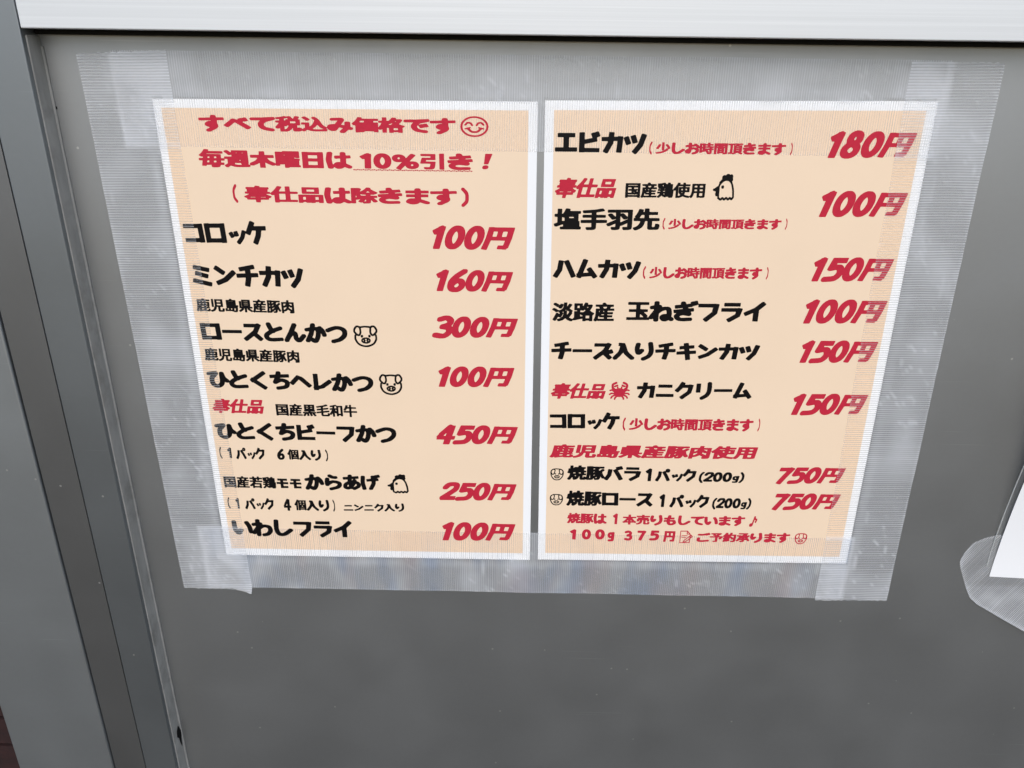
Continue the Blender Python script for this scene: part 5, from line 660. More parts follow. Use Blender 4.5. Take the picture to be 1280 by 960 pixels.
 ('b','週'): (1.0,[[17,5,12,7,3,14,2,19,3,24,18,39,35,58,47,59,57,55,59,56,60,69,59,73,57,74,9,74,4,75,1,77,0,93,1,99,7,102,23,102,25,107,24,149,3,165,-2,171,-1,179,7,189,11,192,15,193,27,192,43,177,47,175,71,186,95,190,151,191,191,189,198,187,199,185,203,171,203,165,199,161,191,160,188,159,190,145,190,15,189,8,187,6,181,5,67,5,63,6,60,9,59,25,57,27,33,6,27,4],[97,33,103,32,104,33,104,35,97,35],[143,33,151,32,153,33,153,35,145,36,143,35],[121,111,125,111,128,113,128,119,125,121,121,120,120,119,120,113],[84,145,85,143,87,143,95,145,127,146,129,148,133,161,131,163,129,164,111,164,97,162,85,159,81,158,80,155]]),
 ('b','間'): (1.0,[[11,6,8,9,7,15,7,185,8,191,9,193,15,195,35,195,41,194,43,191,44,93,45,89,49,88,55,89,52,93,52,99,52,179,52,183,54,185,61,186,79,186,85,184,89,177,121,176,126,179,131,192,137,195,159,195,173,194,183,191,189,187,192,183,194,173,194,15,193,9,189,6,183,6,109,6,99,7,91,6,19,6],[47,33,51,32,61,32,63,33],[137,33,141,32,153,32,154,33],[45,61,47,59,51,59,61,59,64,61,63,62,59,63,47,63],[135,61,137,59,141,59,153,59,156,61,151,63,139,63],[147,89,155,89,157,93,157,161,156,165,153,166,149,165,148,163,148,97,146,91],[88,117,89,116,93,115,109,115,111,117,109,119,105,119,91,119,89,119],[88,147,89,146,93,145,109,145,111,147,111,149,105,150,91,150,88,149]]),
 ('b','除'): (1.0,[[125,-3,121,-1,112,13,97,30,83,42,75,47,75,43,82,25,83,17,81,12,73,7,65,4,15,5,9,6,5,9,4,185,5,190,7,193,17,194,31,194,37,193,39,191,40,187,41,149,43,148,59,147,71,143,70,147,58,163,57,167,57,171,59,174,71,182,79,183,89,182,95,193,99,195,131,194,141,191,147,188,150,185,152,179,153,153,155,154,158,157,170,177,175,180,189,180,203,171,204,165,202,159,179,127,179,125,181,124,195,124,201,121,202,113,202,103,201,99,197,97,193,96,155,96,153,95,152,91,153,87,155,86,177,85,181,83,185,79,194,77,204,65,206,61,205,57,203,54,177,36,158,19,155,15,155,5,153,2,139,-4],[131,45,133,44,135,45,145,55,146,57,143,58,121,58,120,57,121,55],[76,81,81,81,85,84,89,85,113,86,115,87,116,93,113,96,81,96,79,93,76,85,75,83],[41,99,41,98,43,99,46,109,45,115,43,119,41,119,40,117],[114,147,115,146,116,149,116,165,113,167,103,166,103,163]]),
 ('b','頂'): (1.0,[[79,7,69,10,7,10,1,11,-2,13,-3,17,-3,29,-1,36,5,38,27,38,29,43,29,157,27,160,7,160,3,161,0,163,0,171,5,185,9,188,15,188,41,188,55,185,65,193,79,194,101,186,133,168,137,169,149,176,175,194,185,195,193,193,204,185,206,179,205,175,204,173,184,159,187,157,193,155,195,151,195,45,193,41,189,39,157,39,153,37,154,35,157,34,193,34,201,31,203,25,203,13,201,9,193,6],[89,35,93,34,109,34,112,35,112,37,109,39,91,39,88,37],[67,39,73,38,80,39,78,47,78,149,79,153,83,157,83,159,69,166,66,165,66,161,66,43],[116,65,155,65,157,65,158,67,157,69,155,69,119,70,115,68,115,67],[115,97,117,95,121,95,155,95,158,97,157,100,153,100,117,100,115,99],[115,127,119,126,155,126,158,127,158,129,155,131,119,131,115,130]]),
 ('r','鶏'): (1.0,[[129,-1,126,1,122,15,119,16,107,16,105,15,95,1,89,0,79,0,45,7,5,12,1,14,0,21,4,33,2,39,2,45,8,59,13,77,19,80,25,81,35,77,37,79,35,82,13,82,9,83,6,85,6,101,7,105,13,106,33,106,35,107,37,109,35,113,33,114,7,114,3,114,1,117,0,133,2,137,7,138,27,138,29,139,30,141,25,151,19,158,11,166,1,172,-1,175,-1,179,0,183,9,192,19,194,27,192,43,180,55,166,58,167,71,181,81,182,93,188,105,188,113,180,121,182,135,180,138,183,141,191,149,194,177,193,183,192,189,187,193,179,196,167,199,127,198,111,201,105,202,93,201,90,199,88,191,87,188,85,188,19,183,17,163,16,159,15,160,5,159,3,156,1,141,-2],[64,31,71,30,74,31,69,48,67,47,63,35,63,33],[92,75,93,73,95,75,94,81,91,82,87,81],[71,107,93,107,95,109,95,111,93,113,91,114,71,113,69,111],[78,139,89,139,90,141,89,149,87,151,85,150,77,141]]),
 ('b','鹿'): (1.0,[[99,-3,85,1,83,5,83,12,81,14,23,14,18,15,15,17,14,23,13,99,11,125,8,145,3,159,-3,173,-4,179,-3,183,9,192,15,194,25,193,29,191,35,183,37,185,41,193,47,195,57,194,75,190,111,185,121,189,131,191,177,192,191,188,197,181,201,167,201,153,199,150,187,145,176,143,178,141,193,134,195,129,194,123,186,115,185,113,191,111,194,107,194,53,191,49,187,48,149,48,147,47,146,45,146,43,149,42,191,41,197,40,199,35,199,21,198,17,195,15,191,14,129,14,125,11,120,1,117,-2,111,-4],[51,43,53,42,57,42,60,43,60,45,59,47,53,48,51,47],[97,43,99,42,105,42,108,43,109,45,107,48,99,48,97,46],[52,75,59,75,60,79,59,85,55,86,51,84,50,79],[98,75,107,75,109,79,109,83,107,85,99,85,97,84,97,77],[147,75,155,75,157,76,158,79,157,84,153,86,147,85,146,79],[81,113,85,112,105,112,108,115,108,119,105,122,83,122,80,119],[146,113,151,112,160,113,157,116,147,120,145,119,145,117],[161,147,165,146,168,147,167,159,165,164,161,165,149,165,145,163,145,153,149,151],[81,149,85,148,105,148,108,151,108,155,107,157,105,158,83,161,80,159]]),
 ('r','鹿'): (1.0,[[95,-1,88,1,85,3,85,7,85,13,83,15,23,15,17,17,16,21,16,97,13,123,8,151,-2,175,-1,183,11,192,23,192,27,191,35,178,37,181,42,191,45,193,49,194,57,193,69,190,111,184,123,189,133,190,177,190,189,188,194,183,198,175,200,157,200,153,198,151,185,146,173,146,171,146,170,149,168,163,166,165,163,166,145,166,143,163,142,155,145,151,173,142,191,134,193,131,193,127,192,123,181,113,183,111,191,109,192,107,192,53,191,51,185,49,147,49,145,48,144,45,145,41,147,40,189,40,195,40,198,35,197,18,195,16,189,15,127,15,124,13,118,1,115,-2,105,-3],[50,41,61,41,62,43,62,47,59,49,49,48,48,43],[96,41,109,41,111,43,111,47,107,49,97,49,95,47,94,45],[49,75,51,74,61,74,62,77,62,85,59,86,49,86,48,83],[95,75,99,74,109,74,111,77,110,85,105,86,97,86,95,85],[144,75,147,74,159,74,160,77,159,85,157,86,145,86,144,83],[78,113,81,111,107,111,110,113,110,121,107,123,81,123,78,121],[143,113,145,111,149,111,161,111,164,113,157,117,145,122,143,121],[45,143,46,153,45,163,43,167,39,168,38,165],[78,149,81,147,107,147,110,149,110,157,107,159,81,163,78,161]]),
 ('r','黒'): (1.0,[[35,5,27,6,24,9,25,89,31,93,80,93,31,93,23,94,21,95,19,99,19,115,21,117,25,118,79,118,81,119,83,121,81,123,79,124,11,124,4,125,2,129,2,143,3,146,7,148,21,149,22,151,15,163,3,177,2,183,3,187,17,194,27,194,33,192,41,184,48,175,58,155,59,151,63,189,64,191,67,192,75,193,93,190,95,187,96,177,92,151,93,149,97,148,100,149,101,151,101,159,111,189,113,192,127,192,139,189,143,187,143,181,142,173,134,151,135,149,137,148,140,149,141,151,142,159,169,193,175,194,183,193,198,187,199,183,198,177,179,151,180,149,181,149,193,148,197,147,198,143,198,131,197,125,191,124,119,123,116,121,118,119,121,118,177,118,181,118,183,115,183,99,181,95,169,93,119,93,169,93,173,92,177,89,178,13,176,7,169,5],[56,31,59,29,79,29,83,31,83,33,82,35,79,36,59,36,57,35],[116,31,119,29,141,29,143,30,144,33,144,35,141,36,119,36,117,35],[57,61,61,60,81,60,83,63,83,65,81,67,79,68,59,67,56,65],[117,61,121,60,141,60,144,61,144,65,143,67,141,68,119,67,116,65]]),
 ('b','！'): (0.7,[[71,10,67,13,67,19,78,129,81,133,85,134,113,134,117,131,118,127,129,21,129,14,127,11,123,10],[89,145,79,149,75,153,72,159,71,171,74,181,79,187,89,191,105,192,115,188,121,183,125,173,125,163,122,155,117,149,109,145,101,144]]),
 ('r','（'): (1.0,[[145,-9,141,-7,109,25,100,37,95,47,90,59,88,73,87,121,89,137,92,151,96,161,104,173,114,183,143,208,151,211,161,211,169,209,176,203,178,195,177,185,173,179,142,151,135,141,132,133,130,123,129,87,131,73,135,62,145,49,175,19,177,15,178,5,174,-5,167,-10,153,-10]]),
 ('r','）'): (1.0,[[33,-10,27,-6,24,-1,22,5,23,15,27,21,53,47,63,59,69,71,71,87,70,123,68,133,65,141,60,149,53,156,25,181,23,187,23,199,27,206,35,210,47,211,57,208,81,188,96,173,104,161,109,147,112,133,113,119,113,81,111,65,107,51,101,39,91,25,57,-8,49,-10]]),
}
LETTERING = [   # sheet, part name, ink, label, runs: (characters, weight, slant, left, right, top and bottom at the left end, top and bottom at the right end) in mm on the panel
 ('L', 'heading_text', 'red', 'red heading line reading すべて税込み価格です', [('すべて税込み価格です', 'b', 0.0, -188.1, -46.7, 8.0, 16.9, 8.8, 17.3)]),
 ('L', 'smiley_drawing', 'red', 'red line drawing of a smiling face', [(['smile'], 'r', 0.0, -44.2, -28.7, 7.7, 18.6, 7.7, 18.6)]),
 ('L', 'heading_text', 'red', 'red heading line reading 毎週木曜日は 10%引き ！', [('毎週木曜日は', 'b', 0.0, -191.0, -105.0, 26.1, 36.3, 26.9, 36.2), ('10%引き', 'b', 0.0, -100.6, -37.5, 26.9, 36.3, 27.4, 36.5), ('！', 'b', 0.2, -32.4, -26.7, 27.4, 35.8, 27.4, 35.8)]),
 ('L', 'heading_text', 'red', 'red heading line reading （ 奉仕品は除きます ）', [('（', 'r', 0.0, -174.4, -171.8, 45.2, 55.7, 45.2, 55.6), ('奉仕品は除きます', 'b', 0.0, -168.0, -46.8, 45.7, 55.8, 46.5, 55.8), ('）', 'r', 0.0, -44.4, -40.1, 45.9, 56.7, 45.9, 56.6)]),
 ('L', 'dish_name', 'black', 'black dish name reading コロッケ', [('コロッケ', 'b', 0.0, -206.0, -157.8, 66.6, 79.8, 65.7, 79.7)]),
 ('L', 'dish_name', 'black', 'black dish name reading ミンチカツ', [('ミンチカツ', 'b', 0.0, -205.2, -138.5, 91.3, 105.4, 92.0, 105.6)]),
 ('L', 'origin_note', 'black', 'small black note reading 鹿児島県産豚肉', [('鹿児島県産豚肉', 'r', 0.0, -205.6, -146.2, 112.5, 120.9, 113.0, 121.4)]),
 ('L', 'dish_name', 'black', 'black dish name reading ロースとんかつ', [('ロースとんかつ', 'b', 0.0, -205.3, -115.1, 127.0, 139.9, 127.3, 140.0)]),
 ('L', 'pig_drawing', 'black', 'black line drawing of a pig face', [(['pig'], 'r', 0.0, -111.5, -96.7, 128.2, 142.3, 128.0, 142.0)]),
 ('L', 'origin_note', 'black', 'small black note reading 鹿児島県産豚肉', [('鹿児島県産豚肉', 'r', 0.0, -205.3, -146.2, 144.2, 152.8, 145.0, 153.3)]),
 ('L', 'dish_name', 'black', 'black dish name reading ひとくちへレかつ', [('ひとくちへレかつ', 'b', 0.0, -205.9, -101.4, 158.5, 171.5, 159.9, 172.6)]),
 ('L', 'pig_drawing', 'black', 'black line drawing of a pig face', [(['pig'], 'r', 0.0, -97.8, -83.1, 159.9, 174.2, 159.7, 174.0)]),
 ('L', 'special_offer_text', 'red', 'red slanted words reading 奉仕品', [('奉仕品', 'b', 0.25, -205.5, -172.4, 178.5, 188.6, 178.5, 188.7)]),
 ('L', 'origin_note', 'black', 'small black note reading 国産黒毛和牛', [('国産黒毛和牛', 'r', 0.0, -164.9, -113.1, 181.3, 189.7, 181.2, 189.9)]),
 ('L', 'dish_name', 'black', 'black dish name reading ひとくちビーフかつ', [('ひとくちビーフかつ', 'b', 0.0, -206.1, -88.9, 194.7, 207.6, 195.1, 208.2)]),
 ('L', 'pack_note', 'black', 'small black pack note reading （ 1 パック 6 個入り ）', [('（', 'r', 0.0, -205.5, -204.0, 212.8, 221.6, 212.7, 221.6), ('1', 'r', 0.0, -200.2, -197.5, 213.3, 221.1, 213.2, 221.1), ('パック', 'r', 0.0, -194.9, -175.7, 213.0, 222.1, 213.0, 221.7), ('6', 'r', 0.0, -167.8, -162.8, 213.6, 221.8, 213.5, 221.6), ('個入り', 'r', 0.0, -161.0, -138.9, 213.8, 221.9, 213.7, 221.8), ('）', 'r', 0.0, -136.0, -134.4, 213.5, 222.2, 213.4, 222.2)]),
 ('L', 'origin_note', 'black', 'small black note reading 国産若鶏モモ', [('国産若鶏モモ', 'r', 0.0, -205.6, -154.0, 234.3, 243.3, 234.8, 243.6)]),
 ('L', 'dish_name', 'black', 'black dish name reading からあげ', [('からあげ', 'b', 0.0, -151.7, -101.3, 231.8, 244.4, 231.4, 243.2)]),
 ('L', 'hen_drawing', 'black', 'black line drawing of a hen with a comb', [(['hen'], 'r', 0.0, -96.8, -82.9, 231.0, 245.5, 230.8, 245.3)]),
 ('L', 'pack_note', 'black', 'small black pack note reading （ 1 パック 4 個入り ）', [('（', 'r', 0.0, -205.3, -203.8, 250.7, 259.8, 250.7, 259.7), ('1', 'r', 0.0, -199.9, -197.5, 251.2, 259.7, 251.2, 259.6), ('パック', 'r', 0.0, -193.9, -174.1, 251.1, 260.2, 251.0, 260.1), ('4', 'r', 0.0, -167.7, -162.6, 251.2, 260.6, 251.1, 260.5), ('個入り', 'r', 0.0, -160.3, -136.8, 251.7, 260.7, 251.4, 260.5), ('）', 'r', 0.0, -134.4, -133.0, 251.2, 260.6, 251.2, 260.6)]),
 ('L', 'flavour_note', 'black', 'small black flavour note reading ニンニク入り', [('ニンニク入り', 'r', 0.0, -127.3, -86.5, 254.2, 260.5, 253.1, 259.6)]),
 ('L', 'dish_name', 'black', 'black dish name reading いわしフライ', [('いわしフライ', 'b', 0.0, -204.9, -122.8, 267.6, 281.5, 267.5, 281.4)]),
 ('L', 'price_text', 'red', 'red price 100円 on the コロッケ line', [('100円', 'b', 0.26, -61.5, -13.8, 67.2, 81.1, 67.3, 81.6)]),
 ('L', 'price_text', 'red', 'red price 160円 on the ミンチカツ line', [('160円', 'b', 0.26, -60.1, -14.8, 92.6, 106.9, 93.1, 107.1)]),
 ('L', 'price_text', 'red', 'red price 300円 on the ロースとんかつ line', [('300円', 'b', 0.26, -63.8, -11.7, 121.3, 136.2, 121.8, 135.6)]),
 ('L', 'price_text', 'red', 'red price 100円 on the ひとくちへレかつ line', [('100円', 'b', 0.26, -60.7, -13.6, 154.3, 168.2, 154.0, 168.0)]),
 ('L', 'price_text', 'red', 'red price 450円 on the ひとくちビーフかつ line', [('450円', 'b', 0.26, -63.4, -11.1, 194.1, 208.6, 194.4, 208.1)]),
 ('L', 'price_text', 'red', 'red price 250円 on the からあげ line', [('250円', 'b', 0.26, -62.9, -11.6, 236.2, 250.7, 236.3, 250.1)]),
 ('L', 'price_text', 'red', 'red price 100円 on the いわしフライ line', [('100円', 'b', 0.26, -61.6, -12.1, 267.0, 282.1, 267.3, 281.6)]),
 ('R', 'dish_name', 'black', 'black dish name reading エビカツ', [('エビカツ', 'b', 0.0, 7.8, 57.9, 15.1, 27.1, 15.1, 26.9)]),
 ('R', 'waiting_note', 'red', 'small red note reading （ 少しお時間頂きます ）', [('（', 'r', 0.0, 59.6, 61.2, 20.2, 27.1, 20.2, 27.1), ('少しお時間頂きます', 'b', 0.0, 63.2, 134.2, 20.4, 27.0, 20.4, 26.9), ('）', 'r', 0.0, 136.8, 137.9, 20.2, 26.8, 20.2, 26.8)]),
 ('R', 'price_text', 'red', 'red price 180円 on the エビカツ line', [('180円', 'b', 0.26, 157.6, 203.9, 13.5, 28.5, 13.4, 27.9)]),
 ('R', 'special_offer_text', 'red', 'red slanted words reading 奉仕品', [('奉仕品', 'b', 0.25, 8.5, 42.8, 40.0, 51.3, 39.9, 50.9)]),
 ('R', 'origin_note', 'black', 'small black note reading 国産鶏使用', [('国産鶏使用', 'r', 0.0, 47.9, 92.5, 42.2, 50.7, 41.9, 50.4)]),
 ('R', 'hen_drawing', 'black', 'black line drawing of a hen with a comb', [(['hen'], 'r', 0.0, 96.7, 108.9, 37.1, 51.8, 37.0, 51.6)]),
 ('R', 'price_text', 'red', 'red price 100円 on the 塩手羽先 line', [('100円', 'b', 0.26, 157.9, 205.4, 45.6, 60.5, 45.9, 59.9)]),
 ('R', 'dish_name', 'black', 'black dish name reading 塩手羽先', [('塩手羽先', 'b', 0.0, 8.3, 68.6, 57.0, 69.5, 56.4, 68.9)]),
 ('R', 'waiting_note', 'red', 'small red note reading （ 少しお時間頂きます ）', [('（', 'r', 0.0, 70.2, 71.6, 61.9, 68.4, 61.8, 68.4), ('少しお時間頂きます', 'b', 0.0, 73.5, 137.4, 62.1, 68.4, 61.7, 67.8), ('）', 'r', 0.0, 139.8, 140.8, 61.4, 67.8, 61.4, 67.7)]),
 ('R', 'dish_name', 'black', 'black dish name reading ハムカツ', [('ハムカツ', 'b', 0.0, 8.5, 59.7, 86.0, 98.1, 85.9, 97.7)]),
 ('R', 'waiting_note', 'red', 'small red note reading （ 少しお時間頂きます ）', [('（', 'r', 0.0, 61.1, 62.7, 89.9, 97.5, 89.9, 97.5), ('少しお時間頂きます', 'b', 0.0, 64.9, 130.1, 90.1, 97.5, 89.8, 97.0), ('）', 'r', 0.0, 132.8, 133.9, 89.6, 97.0, 89.6, 97.0)]),
 ('R', 'price_text', 'red', 'red price 150円 on the ハムカツ line', [('150円', 'b', 0.26, 159.4, 205.0, 83.4, 98.3, 83.2, 97.7)]),
 ('R', 'origin_note', 'black', 'small black note reading 淡路産', [('淡路産', 'r', 0.0, 8.7, 45.8, 112.5, 124.4, 112.2, 124.0)]),
 ('R', 'dish_name', 'black', 'black dish name reading 玉ねぎフライ', [('玉ねぎフライ', 'b', 0.0, 53.1, 135.2, 110.5, 124.1, 110.0, 123.2)]),
 ('R', 'price_text', 'red', 'red price 100円 on the 玉ねぎフライ line', [('100円', 'b', 0.26, 158.5, 206.0, 108.7, 123.9, 108.4, 123.2)]),
 ('R', 'dish_name', 'black', 'black dish name reading チーズ入りチキンカツ', [('チーズ入りチキンカツ', 'b', 0.0, 8.8, 135.0, 137.0, 149.6, 136.3, 148.1)]),
 ('R', 'price_text', 'red', 'red price 150円 on the チーズ入りチキンカツ line', [('150円', 'b', 0.26, 160.1, 205.4, 134.3, 149.4, 134.0, 148.7)]),
 ('R', 'special_offer_text', 'red', 'red slanted words reading 奉仕品', [('奉仕品', 'b', 0.25, 9.3, 43.4, 164.6, 175.3, 164.3, 174.9)]),
 ('R', 'crab_drawing', 'red', 'solid red drawing of a crab', [(['crab'], 'r', 0.0, 45.4, 58.5, 163.2, 175.5, 163.0, 175.3)]),
 ('R', 'dish_name', 'black', 'black dish name reading カニクリーム', [('カニクリーム', 'b', 0.0, 62.6, 134.0, 162.8, 175.0, 162.0, 174.1)]),
 ('R', 'price_text', 'red', 'red price 150円 on the カニクリームコロッケ line', [('150円', 'b', 0.26, 160.0, 205.7, 169.3, 184.5, 169.0, 183.7)]),
 ('R', 'dish_name', 'black', 'black dish name reading コロッケ', [('コロッケ', 'b', 0.0, 9.0, 53.2, 184.9, 196.7, 184.0, 196.1)]),
 ('R', 'waiting_note', 'red', 'small red note reading （ 少しお時間頂きます ）', [('（', 'r', 0.0, 55.3, 57.1, 187.6, 196.7, 187.6, 196.7), ('少しお時間頂きます', 'b', 0.0, 59.4, 137.4, 187.8, 196.7, 187.2, 196.0), ('）', 'r', 0.0, 140.5, 141.7, 186.9, 195.9, 186.9, 195.9)]),
 ('R', 'heading_text', 'red', 'red heading line reading 鹿児島県産豚肉使用', [('鹿児島県産豚肉使用', 'b', 0.12, 9.5, 142.6, 207.2, 217.1, 206.4, 215.7)]),
 ('R', 'pig_drawing', 'black', 'black line drawing of a round pig face', [(['pigface'], 'r', 0.0, 10.4, 19.2, 224.9, 233.9, 225.0, 233.8)]),
 ('R', 'dish_name', 'black', 'black dish name reading 焼豚バラ 1 パック', [('焼豚バラ', 'b', 0.0, 21.4, 69.4, 222.4, 233.9, 222.4, 233.4), ('1', 'b', 0.0, 72.3, 76.4, 223.8, 233.4, 223.8, 233.3), ('パック', 'b', 0.0, 78.7, 105.2, 223.6, 233.7, 223.5, 233.1)]),
 ('R', 'weight_note', 'black', 'small black weight note reading (200g)', [('(200g)', 'r', 0.08, 107.0, 136.4, 225.6, 233.9, 225.3, 233.4)]),
 ('R', 'price_text', 'red', 'red price 750円 on the 焼豚バラ line', [('750円', 'b', 0.26, 157.1, 200.8, 221.2, 234.1, 220.7, 233.2)]),
 ('R', 'pig_drawing', 'black', 'black line drawing of a round pig face', [(['pigface'], 'r', 0.0, 10.5, 19.3, 244.2, 252.9, 244.2, 252.9)]),
 ('R', 'dish_name', 'black', 'black dish name reading 焼豚ロース 1 パック', [('焼豚ロース', 'b', 0.0, 21.5, 78.6, 241.3, 253.1, 241.4, 252.6), ('1', 'b', 0.0, 82.7, 86.4, 242.9, 252.8, 242.8, 252.7), ('パック', 'b', 0.0, 89.6, 115.5, 242.8, 253.3, 242.7, 252.7)]),
 ('R', 'weight_note', 'black', 'small black weight note reading (200g)', [('(200g)', 'r', 0.08, 117.7, 143.3, 244.9, 253.8, 244.7, 253.4)]),
 ('R', 'price_text', 'red', 'red price 750円 on the 焼豚ロース line', [('750円', 'b', 0.26, 157.1, 200.8, 240.6, 253.9, 240.3, 253.0)]),
 ('R', 'order_note', 'red', 'small red order line reading 焼豚は 1 本売りもしています ♪', [('焼豚は', 'b', 0.0, 22.5, 49.0, 258.5, 266.9, 258.6, 266.7), ('1', 'b', 0.0, 53.0, 56.2, 258.5, 266.8, 258.4, 266.8), ('本売りもしています', 'b', 0.0, 59.5, 140.8, 259.0, 267.5, 258.5, 266.5), ('♪', 'r', 0.25, 143.9, 148.9, 258.6, 266.9, 258.5, 266.8)]),
 ('R', 'order_note', 'red', 'small red order line reading 1 0 0 g 3 7 5 円', [('1', 'b', 0.0, 24.7, 29.0, 271.3, 279.5, 271.4, 279.6), ('0', 'b', 0.0, 32.8, 39.0, 271.2, 279.4, 271.2, 279.4), ('0', 'b', 0.0, 41.8, 48.3, 271.0, 279.2, 271.1, 279.2), ('g', 'b', 0.0, 50.2, 54.9, 273.1, 280.7, 273.0, 280.6), ('3', 'b', 0.0, 61.4, 66.9, 271.6, 279.7, 271.6, 279.7), ('7', 'b', 0.0, 70.2, 76.1, 271.4, 279.5, 271.4, 279.5), ('5', 'b', 0.0, 78.3, 84.9, 271.2, 279.3, 271.2, 279.3), ('円', 'b', 0.0, 87.8, 95.6, 271.4, 280.2, 271.3, 280.1)]),
 ('R', 'memo_drawing', 'red', 'red line drawing of a page and pencil', [(['memo'], 'r', 0.0, 98.8, 107.5, 270.9, 280.8, 270.7, 280.6)]),
 ('R', 'order_note', 'red', 'small red order line reading ご予約承ります', [('ご予約承ります', 'b', 0.0, 110.2, 172.4, 271.9, 280.2, 271.3, 279.4)]),
 ('R', 'pig_drawing', 'red', 'red line drawing of a round pig face', [(['pigface'], 'r', 0.0, 175.7, 184.0, 271.5, 280.3, 271.3, 280.1)]),
]


def unpack(key):
    adv, loops = GLYPHS[key]
    return adv, [[(q[i] / 2, q[i + 1] / 2) for i in range(0, len(q), 2)] for q in loops]


FILLED = {}


def filled(key):
    """triangulated character: (advance, vertices, triangles); holes are loops that run the other way"""
    if key not in FILLED:
        adv, loops = unpack(key)
        pts, edges = [], []
        for lp in loops:
            a = len(pts)
            pts += [Vector(p) for p in lp]
            edges += [(a + i, a + (i + 1) % len(lp)) for i in range(len(lp))]
        v, e, f, *_ = delaunay_2d_cdt(pts, edges, [], 0, 1e-4)
        keep = []
        for tri in f:
            c = sum((v[i] for i in tri), Vector((0, 0))) / len(tri)
            odd = False
            for lp in loops:
                for i in range(len(lp)):
                    (x0, y0), (x1, y1) = lp[i], lp[(i + 1) % len(lp)]
                    if (y0 > c.y) != (y1 > c.y) and c.x < x0 + (c.y - y0) * (x1 - x0) / (y1 - y0):
                        odd = not odd
            if odd:
                keep.append(tuple(tri))
        FILLED[key] = (adv, [(p.x, p.y) for p in v], keep)
    return FILLED[key]


for key, name, colour, label, runs in LETTERING:
    sh = SHEETS[key]
    root, org = ROOT[key]
    V, F = [], []
    for chars, weight, slant, xl, xr, t0, b0, t1, b1 in runs:
        pen, pv, pf = 0.0, [], []
        for ch in chars:
            adv, gv, gf = filled((weight, ch))
            a = len(pv)
            w = adv * 100
            pv += [(pen + x + slant * (86 - y), y) for x, y in gv]
            pf += [tuple(a + i for i in t) for t in gf]
            pen += w if len(ch) == 1 else 100
        used = {i for t in pf for i in t}
        xs, ys = [pv[i][0] for i in used], [pv[i][1] for i in used]
        x0, x1, y0, y1 = min(xs), max(xs), min(ys), max(ys)
        a = len(V)
        for x, y in pv:
            s, t = (x - x0) / (x1 - x0), (y - y0) / (y1 - y0)
            X = xl + (xr - xl) * s
            Y = (t0 + (t1 - t0) * s) * (1 - t) + (b0 + (b1 - b0) * s) * t
            V.append(P(X, Y, sh.lift(*sh.to_local(X, Y)) + 0.11) - org)
        for t in pf:
            q = [V[a + i] for i in t]
            nrm = (q[1] - q[0]).cross(q[2] - q[0])
            F.append(tuple(a + i for i in (t if nrm.y < 0 else t[::-1])))
    link_mesh(name, V, F, INK[colour], root)['label'] = label

# the fine dotted rule under the discount
root, org = ROOT['L']
V, F = [], []
for i in range(64):
    x = -104.5 + 66.8 * i / 64
    a = len(V)
    y = 36.3 + 0.14 * math.sin(i * 2.2) + 0.3 * i / 64
    for X, Y in ((x, y), (x + 0.85, y), (x + 0.85, y + 0.55), (x, y + 0.55)):
        sh = SHEETS['L']
        V.append(P(X, Y, sh.lift(*sh.to_local(X, Y)) + 0.12) - org)
    F.append((a, a + 3, a + 2, a + 1))
link_mesh('underline', V, F, INK['red'], root)['label'] = 'fine dotted red rule under the discount'


# ------------------------------------------------------------------ the tape
def on_sheet(X, Y):
    """(signed distance to the nearer sheet's rim in mm, inside positive; height of the paper there)"""
    best, h = -1e9, 0.0
    for sh in SHEETS.values():
        u, v = sh.to_local(X, Y)
        dx, dy = min(u, 210 - u), min(v, 297 - v)
        dd = min(dx, dy) if dx > 0 and dy > 0 else -math.hypot(min(dx, 0), min(dy, 0))
        if dd > best:
            best = dd
            h = sh.lift(min(max(u, 0), 210), min(max(v, 0), 297))
    return best, h


